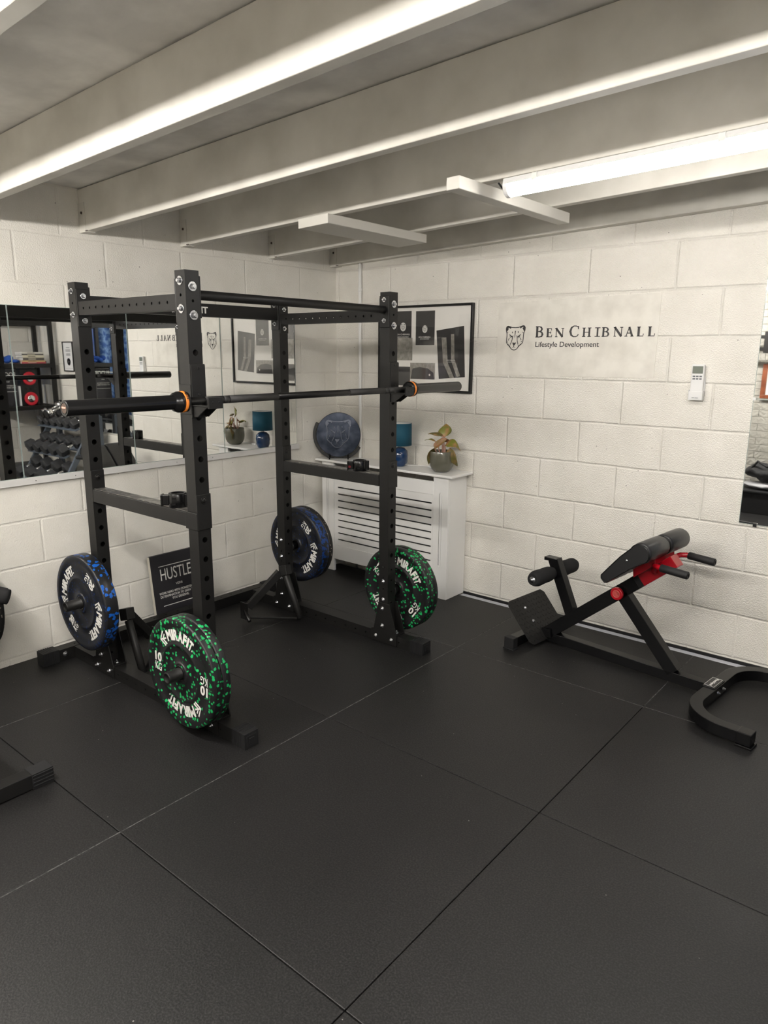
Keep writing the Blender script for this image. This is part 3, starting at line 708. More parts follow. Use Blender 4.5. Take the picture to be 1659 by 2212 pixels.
g = G().tube([(lx + .04, ly + .03, .797), (.76, -.05, .7965), (.82, -.035, .7965), (.88, -.03, .797), (.95, -.025, .7965), (1.02, -.02, .796)], .0025, 8)
g.box(.845, .895, -.052, -.034, .7925, .803)
tag(obj('lamp_cord', g, PLASW, bevel=.001), 'thin white lamp cord with inline switch on radiator cover', 'cord')

# potted plant
px, py = 1.003, -.128
pt = thing('potted_plant', 'leafy plant with bronze and green leaves in a round olive pot', 'potted plant', (px, py, .792))
pr = [(0, .040), (.003, .046), (.018, .062), (.040, .0725), (.065, .076), (.100, .075), (.126, .074), (.129, .0725), (.127, .0705), (.11, .071), (.11, .0)]
obj('pot', G().lathe((px, py, .7925), (0, 0, 1), pr, 48), POT, pt)
obj('soil', G().lathe((px, py, .895), (0, 0, 1), [(0, .070), (.010, .066), (.014, .0)], 24), SOIL, pt)
cr = Vector((.769, .639, 0)); cf = Vector((-.64, .77, 0))          # viewer's right / away, for leaf placement
def leafmesh(base, tip, wid, side, sag, n=10, cup=.25, tipw=1):
    base, tip, side = Vector(base), Vector(tip), Vector(side).normalized()
    d = tip - base; nrm = d.cross(side).normalized(); g = G(); vs = []
    for i in range(n + 1):
        t = i / n; w = wid * (math.sin(PI * t ** .8) ** .85) * (1 - .25 * t * tipw)
        c = base + d * t + nrm * (sag * math.sin(PI * t))
        for j in (-1, -.5, 0, .5, 1):
            vs.append(c + side * (w / 2 * j) + nrm * (cup * w * j * j * .6 + .002 * math.sin(9 * t + 3 * j)))
    fs = [(i * 5 + j, i * 5 + j + 1, (i + 1) * 5 + j + 1, (i + 1) * 5 + j) for i in range(n) for j in range(4)]
    return g.add(vs, fs, True)
Pc = Vector((px, py, .90))
def at(r, z, a=0): return Vector((px, py, 0)) + cr * r + cf * a + Vector((0, 0, z))
leaves = [  # base, tip, width, side, sag, material
    (at(.012, 1.005), at(.022, 1.088), .070, cr + Vector((0, 0, .15)), .006, LEAF),
    (at(.004, 1.018, -.01), at(-.088, 1.026, -.02), .034, Vector((0, 0, .5)) + cf, -.012, LEAF3),
    (at(.002, 1.005, -.02), at(-.042, .940, -.05), .062, cr + Vector((0, 0, .3)), -.010, LEAF2),
    (at(.016, 1.0, .02), at(.040, .968, .05), .045, cr, .006, LEAF2),
    (at(.018, .955, -.01), at(.112, .925, -.02), .058, cf + Vector((0, 0, .75)), .030, LEAF),
    (at(.05, .945, -.04), at(.094, .833, -.045), .058, cr * .8 - cf * .5, .022, LEAF3),
    (at(-.045, .945, -.03), at(-.080, .838, -.02), .046, cr * .8 + cf * .5, -.022, LEAF3),
    (at(-.02, .96, .04), at(-.10, .975, .09), .035, cf, -.02, LEAF)]
for (b, t, w, sd, sg, m_) in leaves:
    o = obj('leaf', leafmesh(b, t, w * 1.38, sd, sg), m_, pt); q = o.modifiers.new('solid', 'SOLIDIFY'); q.thickness = .0008
for (a, b, c) in ((at(.01, .90), at(.014, .95), at(.012, 1.006)), (at(.005, .90), at(.0, .96, -.01), at(-.002, 1.018, -.015)), (at(.018, .90), at(.02, .93), at(.02, .957)),
                  (at(.035, .90, -.02), at(.045, .935, -.035), at(.052, .946, -.04)), (at(-.03, .90, -.01), at(-.045, .94, -.025), at(-.047, .946, -.03)), (at(.0, .90, .02), at(.012, .96, .02), at(.016, 1.0, .02)), (at(-.01, .9, .02), at(-.02, .94, .035), at(-.022, .962, .04)), (at(.02, .9, .01), at(.022, .93, .01), at(.018, .955, -.01))):
    obj('stem', G().tube([a, b, c], [.0042, .0035, .002], 8), STEM, pt)

# ================================================================== POWER RACK
XR, XF = .46, 1.24            # rear / front upright centres
YN, YF_ = -2.088, -.940       # near / far frame centres
TB = .06
rk = thing('power_rack', 'large matt black steel power rack standing along the mirrored wall', 'power rack', (.85, -1.525, 0))
big = [.482 + .07846 * k for k in range(14)]
for (x, y, lb) in ((XR, YN, 0), (XF, YN, 0), (XR, YF_, 0), (XF, YF_, 0)):
    hx = [(z - .06, .0118) for z in big] + [(z - .06, .0055) for z in (.105, .165, .225, .285, .345, .405, 1.684)]
    hy = [(z - .06, .0055) for z in (.30, .36, .42, 1.704, 1.66)]
    g = holed_tube(G(), (x, y, .0605), (0, 0, 1), (1, 0, 0), TB, TB, 1.7295, hx, hy)
    obj('upright', g, BLACK, rk)
def bolt(p, n, par, r=.0125):
    n = Vector(n)
    g = G().lathe(p, n, [(0, r), (.0022, r), (.0024, r * .9)], 20)
    g.lathe(Vector(p) + n * .0024, n, [(0, r * .60), (.006, r * .60), (.0075, r * .45)], 6, smooth=False)
    g.lathe(Vector(p) + n * .0098, n, [(0, r * .34), (.004, r * .34)], 8)
    obj('bolt', g, ZINC, par)
# base rails
for y in (YN, YF_):
    g = holed_tube(G(), (.181, y, .030), (1, 0, 0), (0, 1, 0), TB, .0595, 1.25, [(.10 + .0762 * k, .005) for k in range(15)], [])
    obj('base_rail', g, BLACK, rk)
    g = G().box(1.425, 1.505, y - .0345, y + .0345, 0, .0655)
    for k in range(5): g.box(1.432 + .011 * k, 1.4375 + .011 * k, y - .0362, y + .0362, .004, .0672)
    g.box(1.504, 1.5065, y - .024, y + .024, .012, .054).box(1.506, 1.5085, y - .012, y + .012, .022, .044)
    obj('foot_cap', g, RUBB, rk, bevel=.0015)
g = holed_tube(G(), (.148, -2.20, .031), (0, 1, 0), (1, 0, 0), TB, TB, 1.35, [], [(.1 + .0762 * k, .005) for k in range(15)])
obj('rear_base_rail', g, BLACK, rk)
for (a, b) in ((-2.275, -2.195), (-.855, -.775)):
    g = G().box(.1135, .1825, a, b, 0, .0665)
    for k in range(5): g.box(.112, .184, a + .008 + .011 * k, a + .0135 + .011 * k, .004, .068)
    obj('foot_cap', g, RUBB, rk, bevel=.0015)
bolt((.1785, -2.165, .036), (1, 0, 0), rk); bolt((.1785, -.90, .036), (1, 0, 0), rk)
# gusset plates and their bolts
for x in (XR, XF):
    for y in (YN, YF_):
        for sg in (-1, 1):
            Y = y + sg * .0305
            Mg = M3((x, Y, 0), (1, 0, 0), (0, 0, 1)) if sg < 0 else M3((x, Y, 0), (-1, 0, 0), (0, 0, 1))
            poly = [(-.078, .003), (.096, .003), (.096, .066), (.045, .224), (-.028, .224), (-.060, .075), (-.078, .068)]
            if sg > 0: poly = [(-a, b) for a, b in reversed(poly)]
            obj('gusset_plate', G().prism(poly, Mg, .005), BLACK, rk, bevel=.001)
            if sg < 0 or x == XR and y == YN:
                for (bx, bz) in ((.0, .195), (.0, .100), (-.045, .035), (.062, .035)):
                    bolt((x + bx, Y + sg * .005, bz), (0, sg, 0), rk, .0105)
        obj('base_flange', G().box(x + .031, x + .095, y - .030, y + .030, .0605, .066), BLACK, rk, bevel=.001)
        bolt((x + .068, y, .066), (0, 0, 1), rk, .0125)
# top side cross members with their end plates
for y in (YN, YF_):
    g = holed_tube(G(), (XR + .037, y, 1.682), (1, 0, 0), (0, 1, 0), .052, .056, XF - XR - .074, [(.043 + .0508 * k, .0052) for k in range(13)], [])
    obj('side_crossmember', g, BLACK, rk)
    for x, sg in ((XR, 1), (XF, -1)):
        X = x + sg * .0305
        obj('end_plate', G().box(min(X, X + sg * .006), max(X, X + sg * .006), y - .030, y + .030, 1.607, 1.762), BLACK, rk, bevel=.002)
        for z in (1.733, 1.632):
            if sg > 0: bolt((X + .006, y, z), (1, 0, 0), rk, .0125)
        if sg < 0:
            for z in (1.734, 1.634): bolt((XF + .0302, y, z), (1, 0, 0), rk, .0175)
# rear top cross member with brand lettering
g = holed_tube(G(), (XR, YN + .036, 1.707), (0, 1, 0), (1, 0, 0), .05, .062, YF_ - YN - .072, [], [])
rcm = obj('rear_crossmember', g, BLACK, rk)
g = G()
Mt = lambda y, z: M3((XR + .0256, y, z), (0, 1, 0), (0, 0, 1))
text(g, 'MIRAFIT', Mt(-1.525, 1.692), .175, .030, .03)
brand_mark(g, Mt(-1.64, 1.707), .036, .0005)
obj('brand_lettering', g, WHITE, rcm)
# pull-up bar
obj('pull_up_bar', G().cyl((XF, YN + .036, 1.708), (XF, YF_ - .036, 1.708), .0178, 28), BLACK, rk)
for x in (XR, XF):
    for y, sg in ((YN, 1), (YF_, -1)):
        Y = y + sg * .0305
        obj('end_plate', G().box(x - .030, x + .030, min(Y, Y + sg * .006), max(Y, Y + sg * .006), 1.625, 1.772), BLACK, rk, bevel=.002)
    for z in (1.754, 1.657):
        bolt((x, YN - .0302, z), (0, -1, 0), rk, .0165 if x == XF else .0125)
        bolt((x, YF_ - .0367, z), (0, -1, 0), rk, .0115)
for z in (.343, .244):
    bolt((XF, YF_ - .0302, z), (0, -1, 0), rk, .0105); 
for z in (.43, .33): bolt((XR, YF_ - .0302, z), (0, -1, 0), rk, .0115)
# plate storage pegs
for (x, z) in ((XR, .378), (XF, .276)):
    for y, sg in ((YN, -1), (YF_, 1)):
        q = .158 if sg < 0 else .20
        g = G().lathe((x, y + sg * .0305, z), (0, sg, 0), [(0, .034), (.012, .034), (.0125, .0235), (q - .003, .0235), (q, .0225), (q + .0005, .017), (q - .003, .016), (q - .005, 0)], 28)
        obj('plate_peg', g, BLACK, rk)
# j-cups
for y in (YN, YF_):
    X = XF + .0305
    g = G().box(X, X + .006, y - .033, y + .033, 1.268, 1.462)
    g.box(X + .0065, X + .010, y - .031, y + .031, 1.325, 1.458)
    g.box(X, X + .105, y - .030, y + .030, 1.3105, 1.3185)
    g.box(X + .096, X + .106, y - .031, y + .031, 1.305, 1.346)
    for sg in (-1, 1):
        g.prism([(X + .004, 1.312), (X + .092, 1.312), (X + .028, 1.271), (X + .004, 1.271)], M3((0, y + sg * .024 + .002, 0), (1, 0, 0), (0, 0, 1)), .004)
    jc = obj('j_cup', g, BLACK, rk, bevel=.0012)
    sd = -1 if y == YN else 1
    g = G().box(XF - .034, XF + .036, min(y + sd * .031, y + sd * .035), max(y + sd * .031, y + sd * .035), 1.28, 1.388)
    obj('side_tab', g, BLACK, jc, bevel=.001)
    g = G()
    for (dy, z) in ((0, 1.447), (0, 1.352)): g.lathe((X + .010, y + dy, z), (1, 0, 0), [(0, .0045), (.0015, .0045), (.0016, .002), (.0004, .0018)], 10)
    for dy in (-.014, .014): g.lathe((X + .106, y + dy, 1.328), (1, 0, 0), [(0, .0035), (.001, .0035), (.0012, .001)], 8)
    obj('screw', g, STEEL, jc)
# safety spotter arms
for y in (YN, YF_):
    sd = -1 if y == YN else 1
    g = G().box(XR + .0365, XF - .0345, y - .030, y + .030, .843, .901)
    sa = obj('safety_bar', g, BLACK, rk, bevel=.002)
    obj('bar_liner', G().box(XR + .042, XF - .04, y - .026, y + .026, .9012, .9045), mat('mottled_liner', (.07, .068, .064), .3, .3, vary=(30, (.22, .21, .19), .5, .62)), sa, bevel=.001)  # dark liner with random lighter mottling
    obj('bracket', G().box(XR + .0305, XR + .0362, y - .031, y + .031, .843, .985), BLACK, sa, bevel=.002)
    g = G().box(XF + .0305, XF + .0355, y - .033, y + .033, .838, .976)
    y2 = y + sd * .031; g.box(XF - .040, XF + .0355, min(y2, y2 + sd * .0045), max(y2, y2 + sd * .0045), .838, .906)
    obj('bracket', g, BLACK, sa, bevel=.002)
    for X, z in ((XR + .0362, .953), (XF + .0355, .952)):
        obj('locking_pin', G().lathe((X, y, z), (1, 0, 0), [(0, .0145), (.0015, .014), (.002, .011), (.001, .0105), (.0035, .009), (.004, .002)], 20), STEEL, sa)

# ================================================================== DIP HANDLE FRAMES leaning inside the rack
def dip(y0, sg, xs, label):
    t = thing('dip_bar_attachment', label, 'rack attachment', (xs, y0, 0), 0, 'dip bar attachments on the rack')
    A = Vector((xs, y0, .285))
    obj('corner_block', G().beam(A + Vector((-.006, .004, .026)), A + Vector((.010, 0, -.028)), .050, .050, (1, .2, 0)), BLACK, t, bevel=.003)
    B = Vector((xs + .118, y0 - .004 * sg, .018))
    obj('grip_tube', G().cyl(A + Vector((.012, 0, -.03)), B, .0185, 20), BLACK, t)
    D = Vector((xs - .11, y0 + sg * .185, .085))
    obj('square_arm', G().beam(A + Vector((-.018, sg * .022, -.012)), D, .034, .042, (0, 0, 1)), BLACK, t, bevel=.003)
    obj('floor_strut', G().beam(D + Vector((-.002, .004 * sg, -.06)), B + Vector((-.02, 0, .0)), .030, .012, (0, 0, 1)), BLACK, t, bevel=.002)
    obj('hook_plate', G().box(D.x - .03, D.x + .03, D.y + sg * .03 - .004, D.y + sg * .03 + .004, .02, .12), BLACK, t, bevel=.002)
    obj('locating_peg', G().cyl((D.x + .01, D.y + sg * .032, .075), (D.x + .07, D.y + sg * .05, .03), .011, 14), STEEL, t)
dip(-1.045, -1, .565, 'black triangular dip bar frame leaning against the far rear upright')
dip(-2.012, 1, .515, 'black triangular dip bar frame leaning against the near rear upright')

# ================================================================== BARBELL
bx, bz, bc, LB = 1.336, 1.3335, -1.548, 2.16
bb = thing('barbell', 'long black barbell with orange bands resting across the rack', 'barbell', (bx, bc, bz))
ye0, ye1 = bc - LB / 2, bc + LB / 2; c0, c1 = -2.188, -.905
obj('shaft', G().cyl((bx, c0 - .01, bz), (bx, c1 + .01, bz), .0142, 24), STEEL, bb)
g = G()
for a, b in ((c0 + .30, c0 + .47), (c1 - .47, c1 - .30)): pass
KN = mat('knurled_steel', (.045, .044, .044), .55, .6, bump=(1500, .8, .0006))
for a, b in ((c0 + .08, c0 + .158), (c0 + .162, c0 + .185), (c0 + .189, c0 + .43), (c1 - .43, c1 - .189), (c1 - .185, c1 - .162), (c1 - .158, c1 - .08)):
    g.lathe((bx, a, bz), (0, 1, 0), [(0, .0145), (b - a, .0145)], 24)
obj('knurling', g, KN, bb)
for (a, sg) in ((c0, -1), (c1, 1)):
    L = abs((ye0 if sg < 0 else ye1) - a)
    g = G().lathe((bx, a, bz), (0, sg, 0), [(0, .028), (.001, .0365), (.010, .037), (.0104, .037)], 36)
    g.lathe((bx, a + sg * .0226, bz), (0, sg, 0), [(0, .037), (.012, .037), (.0135, .035), (.024, .033), (.030, .027), (.034, .0252), (L - .025, .0252), (L - .0226, .024)], 36)
    sl_ = obj('sleeve', g, SLEEVE, bb)
    obj('orange_band', G().lathe((bx, a + sg * .0105, bz), (0, sg, 0), [(0, .0372), (.001, .0376), (.011, .0376), (.012, .0372)], 36), ORANGE, sl_)
    e = G().lathe((bx, a + sg * (L + .0001), bz), (0, sg, 0), [(0, .0185), (.0012, .0185), (.0013, .0168), (0, .0166)], 28, close=True)
    obj('end_cap_ring', e, STEEL, sl_)
    g = G(); Mb = M3((bx, a + sg * (L + .0008), bz), (-sg, 0, 0) if sg > 0 else (1, 0, 0), (0, 0, 1))
    ed = obj('end_badge', G().lathe((bx, a + sg * (L + .0001), bz), (0, sg, 0), [(0, .0155), (.0006, .0155)], 24), BROWN, sl_)
    text(g, 'MIRAFIT', Matrix.Translation(Vector((0, sg * .0005, .0))) @ Mb, .024, .005, .03)
    obj('end_lettering', g, mat('pink_ink', (.55, .33, .26), .4), sl_)
    # printed word on the orange band
    g = G()
    for i, ch in enumerate('MIRAFIT'):
        al = math.radians(58 - 7.5 * i if sg < 0 else 122 + 7.5 * i)
        rad_ = Vector((math.cos(al), 0, math.sin(al)))
        tang = Vector((math.sin(al), 0, -math.cos(al))) if sg < 0 else Vector((-math.sin(al), 0, math.cos(al)))
        letter_at(g, ch, M3(Vector((bx, a + sg * .0105 + sg * (.0095 if sg > 0 else .003) - sg * 0, bz)) + rad_ * .0378 + Vector((0, -.004 if sg < 0 else -.005, 0)), tang, (0, 1, 0)), .0036, .007, .03)
    obj('band_lettering', g, RUBB, sl_)

# ================================================================== COLLARS on the safety bars
def collar(loc, rz, label, red=False):
    t = thing('barbell_collar', label, 'barbell collar', loc, rz, 'lock collars on the safety bars')
    g = G().lathe((0, 0, 0), (0, 0, 1), [(0, .0262), (0, .034), (.002, .0355), (.052, .0355), (.054, .034), (.054, .0262)], 40, close=True)
    obj('ring', g, GLOSS, t, local=True)
    g = G().lathe((0, 0, .0542), (0, 0, 1), [(0, .0255), (0, .0345), (.0016, .0345), (.0016, .0255)], 40, close=True)
    obj('rim', g, STEEL, t, local=True)
    g = G().box(-.062, -.034, -.012, .008, .006, .048).box(-.066, -.058, -.016, .014, .002, .050)
    obj('lever', g, GLOSS, t, bevel=.003, local=True)
    obj('hinge_block', G().box(.028, .044, -.014, .014, .004, .052).cyl((.043, 0, .004), (.043, 0, .052), .006, 12), GLOSS, t, bevel=.002, local=True)
    g = G()
    for k, z in enumerate((.012, .024, .036)): g.box(-.012 + .018 * (k % 2), .002 + .018 * (k % 2), -.0375, -.0345, z, z + .007)
    obj('raised_lettering', g, GLOSS, t, local=True)
    if red: obj('red_button', G().lathe((-.052, -.0165, .022), (0, -1, 0), [(0, .007), (.001, .007)], 14), mat('dark_red', (.12, .005, .012), .3), t, local=True)
    return t
collar((1.105, -2.088, .9047), math.radians(38), 'black clamp collar standing on the near safety bar')
collar((1.055, -.945, .9047), math.radians(38), 'black clamp collar standing on the far safety bar', True)

# ================================================================== BUMPER PLATES (local: axis = Y, front faces -Y, back at y=0)
def plate(th, face, tread, words, rot, label, group, loc, lettering=True, rim=.014):
    t = thing('bumper_plate', label, 'weight plate', loc, 0, group)
    R = .225
    # front face half + back face half in one body (dished), tread as own part
    pf = [(-th, .0255), (-th, .045), (-th + .002, .046), (-th + .006, .050), (-th + .006, .108), (-th + .001, .112), (-th + .001, .120), (-th + .005, .124), (-th + .005, .186), (-th, .191), (-th, R - .006), (-th + .004, R - .001)]
    pb = [(-.004, R - .001), (0, R - .006), (0, .191), (-.005, .186), (-.005, .124), (-.001, .120), (-.001, .046), (-.001, .0255)]
    obj('face_disc', G().lathe((0, 0, 0), (0, 1, 0), pf + pb, 72, close=True), face, t, local=True)
    tr = [(-th + .004, R - .0008), (-th + .0055, R), (-.0055, R), (-.004, R - .0008), (-.0042, R - .004), (-th + .0042, R - .004)]
    obj('tread', G().lathe((0, 0, 0), (0, 1, 0), tr, 72, close=True), tread, t, local=True)
    obj('steel_hub', G().lathe((0, -th - .0008, 0), (0, 1, 0), [(0, .0252), (0, .033), (.003, .034), (.003, .0252)], 32, close=True), STEEL, t, local=True)
    if lettering:
        g = G(); num, unit = words
        def P(a, r): # angle measured clockwise from up as seen from the front
            a = math.radians(a) + rot
            rad_ = Vector((math.sin(a), 0, math.cos(a))); tan = Vector((math.cos(a), 0, -math.sin(a)))
            return M3(Vector((0, -th + .0040, 0)) + rad_ * r, tan, rad_)
        wd = {'M': .036, 'I': .012, 'R': .029, 'A': .031, 'F': .025, 'T': .026}
        for base in (0, 180):
            brand_mark(g, P(base - 45.5, .155), .050, .0012)
            ang = base - 35
            for ch in 'MIRAFIT':
                w = wd[ch]; da = math.degrees(w / .155)
                text(g, ch, P(ang + da / 2, .136), w * .92, .041, .04)
                ang += da * 1.05
            text(g, '®', P(ang + .5, .140), .006, .006)
        for sg in (-1, 1):    # weight marks, read upright on the left, inverted on the right
            a = PI / 2 * sg + rot; c = Vector((math.sin(a), 0, math.cos(a))) * .150 + Vector((0, -th + .0040, 0))
            u = Vector((0, 0, 1)) if sg < 0 else Vector((0, 0, -1)); q = math.atan2(0, 1)
            up = Vector((math.sin(rot), 0, math.cos(rot))) * (1 if sg < 0 else -1); rt = Vector((math.cos(rot), 0, -math.sin(rot))) * (1 if sg < 0 else -1)
            text(g, num, M3(c + up * .001, rt, up), .044, .036, .03); text(g, unit, M3(c - up * .040, rt, up), .042, .034, .0)
        obj('lettering', g, WHITE, t, local=True)
    return t
GR = 'bumper plates stored on the rack pegs'
plate(.064, BLUEF, BLUET, ('20', 'KG'), math.radians(-52), '20 kg black bumper plate with bright blue flecks, near rear peg', GR, (XR, YN - .0515, .3765))
a10 = plate(.038, GREENP, GREENP, ('10', 'KG'), math.radians(4), '10 kg green-flecked bumper plate, outer one on the near front peg', GR, (XF, YN - .0905, .2745))
b10 = dup(a10, (XF, YN - .0515, .2745), (0, .5, 0), '10 kg green-flecked bumper plate, inner one on the near front peg')
dup(a10, (XF, YF_ + .075 + .038, .2745), (0, math.radians(33), 0), '10 kg green-flecked bumper plate, front one on the far front peg')
dup(a10, (XF, YF_ + .075 + .0775, .2745), (0, 2.1, 0), '10 kg green-flecked bumper plate, back one on the far front peg')
plate(.064, BLUEF, BLUED, ('20', 'KG'), math.radians(-52), '20 kg dark blue-flecked bumper plate behind the far rear upright', GR, (XR, YF_ + .080 + .064, .3765))
plate(.032, DUSTY, DUSTY, ('5', 'KG'), .4, 'thin black white-flecked bumper plate behind the far blue plate', GR, (XR, YF_ + .080 + .0975, .3765), lettering=False)

# ================================================================== HUSTLE SIGN
hs = thing('motivational_sign', 'square black canvas sign reading HUSTLE leaning against the wall', 'sign', (.075, -1.405, 0))
tilt = math.atan2(.045, .372); Z_ = Vector((-math.sin(tilt), 0, math.cos(tilt))); N_ = Vector((math.cos(tilt), 0, math.sin(tilt)))
Ms = Matrix.Translation(Vector((.085, -1.413, .002))) @ Matrix((Vector((0, 1, 0)), Z_, N_)).transposed().to_4x4()
obj('canvas', G().box(-.170, .170, 0, .378, -.022, 0).xf(Ms), SIGNB, hs, bevel=.001)
obj('canvas_side', G().box(-.1712, -.1702, .001, .377, -.022, -.0005).xf(Ms), CANV, hs)
g = G()
def T_(x, y): return Ms @ Matrix.Translation(Vector((x, y, .0008)))
for y, (a, b) in ((.308, (-.122, .108)), (.078, (-.118, .122))): g.add([Ms @ Vector(p) for p in ((a, y, .0008), (b, y, .0008), (b, y + .004, .0008), (a, y + .004, .0008))], [(0, 1, 2, 3)])
text(g, 'HUSTLE', T_(-.012, .228), .204, .068, .0)
text(g, 'VERB', T_(.0, .186), .045, .0135, .0)
text(g, 'WORK HARD WITH CONSISTENCY AND', T_(.004, .148), .28, .0135)
text(g, 'DETERMINATION TO EARN THE LIFE', T_(.004, .128), .27, .0135)
text(g, 'YOU DESERVE.', T_(.0, .108), .115, .0135)
obj('sign_lettering', g, WHITE, hs)

# ================================================================== BACK EXTENSION BENCH (local frame: x along bench, y across)
be = thing('back_extension_bench', 'low black back extension bench with red handle bracket beside the logo wall', 'exercise bench', (1.80, -.365, 0), math.radians(-6))
def lo(name, g, m, bevel=0, par=None, **k): return obj(name, g, m, par or be, bevel=bevel, local=True, **k)
U = (0, 1, 0)
lo('base_beam', G().box(.05, .945, -.025, .025, .012, .062), GLOSS, .002)
lo('rear_foot', G().box(-.005, .045, -.215, .215, .012, .062), GLOSS, .002)
for y0, y1 in ((-.250, -.205), (.205, .250)):
    g = G().box(-.013, .053, y0, y1, 0, .008).box(-.009, .049, y0 + .003, y1 - .003, .008, .066); lo('end_cap', g, RUBB, .002)
lo('inclined_beam', G().beam((.085, 0, .040), (.585, 0, .460), .050, .066, (0, 0, 1)), GLOSS, .002)
lo('support_strut', G().beam((.505, 0, .372), (.785, 0, .058), .050, .062, (0, 0, 1)), GLOSS, .002)
lo('ankle_post', G().beam((.245, 0, .165), (.112, 0, .462), .046, .056, (1, 0, 0)), GLOSS, .002)
g = G().box(.062, .138, -.024, .024, .452, .470); lo('post_cap', g, GLOSS, .002)
rl = []
for k in range(25):
    t = k / 24; y = -.198 + .396 * t
    r = .0405 - .013 * math.exp(-((y) / .045) ** 2) + .0012 * math.sin(t * 20)
    if k in (0, 24): r = .030
    if k in (1, 23): r = .038
    rl.append((y + .198, r))
fr = lo('foam_roller', G().lathe((.112, -.198, .392), (0, 1, 0), rl, 32), FOAM)
g = G()
for sg in (-1, 1): g.lathe((.112, sg * .1985, .392), (0, sg, 0), [(0, .017), (.0015, .0165), (.0016, .0085), (.006, .008), (.011, .003)], 20)
obj('axle_cap', g, ZINC, fr, local=True)
# ribbed foot plate
A = Vector((.108, 0, .022)); D = Vector((-.66, 0, .75)).normalized(); Nn = Vector((.75, 0, .66)).normalized()
Mp = Matrix.Translation(A) @ Matrix((Vector((0, 1, 0)), D, Nn)).transposed().to_4x4()
c = .022
poly = [(-.168 + c, 0), (-.020, 0), (-.020, .055), (.020, .055), (.020, 0), (.168 - c, 0), (.168, c), (.168, .26 - c), (.168 - c, .26), (-.168 + c, .26), (-.168, .26 - c), (-.168, c)]
fpq = lo('foot_plate', G().prism([Vector(p) for p in poly], Mp, .004), BLACK, .001)
g = G()
for i in range(13):
    for j in range(10):
        x = -.15 + i * .025; y = .02 + j * .025
        if abs(x) < .035 and y < .07: continue
        a = PI / 4 if (i + j) % 2 else -PI / 4
        dx, dy = math.cos(a) * .009, math.sin(a) * .009; px_, py_ = -math.sin(a) * .0022, math.cos(a) * .0022
        g.prism([(x - dx, y - dy), (x + px_, y + py_), (x + dx, y + dy), (x - px_, y - py_)][::-1], Matrix.Translation(Nn * .004) @ Mp, .0012)
obj('tread_pattern', g, BLACK, fpq, local=True, at=(0, 0, 0))
g = G()
for x, y in ((-.055, .195), (-.05, .115)):
    p = Mp @ Vector((x, y, .004)); g.lathe(p, Nn, [(0, .010), (.002, .0095), (.0022, .006), (.007, .005), (.008, .002)], 12)
obj('bolt', g, ZINC, fpq, local=True, at=(0, 0, 0))
lo('plate_tab', G().beam((.075, -.022, .055), (.135, -.030, .062), .012, .046, (0, 0, 1)), GLOSS, .001)
# curved front foot
pts = []
for (cx, cy, a0, a1) in ((1.13, -.17, 270, 180), (1.13, .17, 180, 90)):
    for k in range(13):
        a = math.radians(a0 + (a1 - a0) * k / 12)
        pts.append((cx + .155 * math.cos(a) if False else 1.13 + .160 * math.cos(a), (cy + .160 * math.sin(a)), .036))
pts = [(1.235, -.330, .036), (1.18, -.330, .036)] + pts + [(1.18, .330, .036), (1.235, .330, .036)]
lo('curved_front_foot', G().tube(pts, .02, rect=(.052, .050)), GLOSS, .002)
for sg in (-1, 1):
    y = .330 * sg
    lo('end_cap', G().box(1.192, 1.248, y - .029, y + .029, .0125, .0635).box(1.19, 1.255, y - .032, y + .032, 0, .010), GLOSS, .0025)
lo('joint_sleeve', G().box(.938, .992, -.058, .058, .0095, .0655), GLOSS, .002)
bd = lo('badge_plate', G().box(.940, .986, -.052, .052, .0658, .0675), PDARK, .0005)
g = G()
for b in ((.9405, .942, -.051, .051), (.984, .9855, -.051, .051), (.942, .984, -.051, -.0495), (.942, .984, .0495, .051)): g.box(b[0], b[1], b[2], b[3], .0675, .0679)
obj('badge_border', g, WHITE, bd, local=True, at=(0, 0, 0))
g = G(); Mb = M3((.969, .002, .0681), (0, -1, 0), (1, 0, 0)); Mb = M3((.957, .002, .0681), (0, -1, 0), (1, 0, 0))
text(g, 'MuscleSquad', Matrix.Translation(Vector((.003, 0, 0))) @ Mb, .086, .013, .0, shear=.15)
obj('badge_lettering', g, WHITE, bd, local=True, at=(0, 0, 0))
g = G()
for y in (-.030, .030):
    g.lathe((.992, y, .038), (1, 0, 0), [(0, .011), (.002, .011), (.0022, .0075), (.009, .0075), (.0092, .0045), (.017, .0042)], 12)
lo('bolt', g, ZINC)
# red telescoping bracket, knob, handles
dI = Vector((.5, 0, .426)).normalized(); nI = Vector((-dI.z, 0, dI.x))
P0 = Vector((.085, 0, .034))
def on(s, o=0, y=0): return P0 + dI * s + nI * o + Vector((0, y, 0))
lo('beam_end_cap', G().beam(on(.640), on(.672), .056, .056, (0, 0, 1)), RUBB, .003)
lo('red_bracket', G().beam(on(.672, -.004), on(.865, -.004), .064, .058, (0, 0, 1)), RED, .002)
g = G().prism([(-.06, 0), (.07, 0), (.10, .045), (-.03, .045)], Matrix.Translation(on(.745, .022)) @ Matrix((dI, nI, Vector((0, -1, 0)))).transposed().to_4x4() @ Matrix.Translation((0, 0, -.10)), .20)
lo('pad_carrier', g, RED, .002)
g = G().lathe(on(.535, -.002, -.0255), (0, -1, 0), [(0, .012), (.012, .012), (.0125, .029), (.016, .032), (.027, .032), (.031, .028)], 28)
kb = lo('adjuster_knob', g, RED)
g = G().box(-.004, .004, -.013, .013, 0, .001).xf(Matrix.Translation(on(.535, -.002, -.0568)) @ Matrix((dI, nI, Vector((0, -1, 0)))).transposed().to_4x4())
g.lathe(on(.535, -.002, -.0567), (0, -1, 0), [(0, .019), (.0008, .0185), (.0008, .016), (0, .0155)], 24)
obj('moulded_mark', g, mat('light_red', (.62, .10, .09), .35), kb, local=True, at=(0, 0, 0))
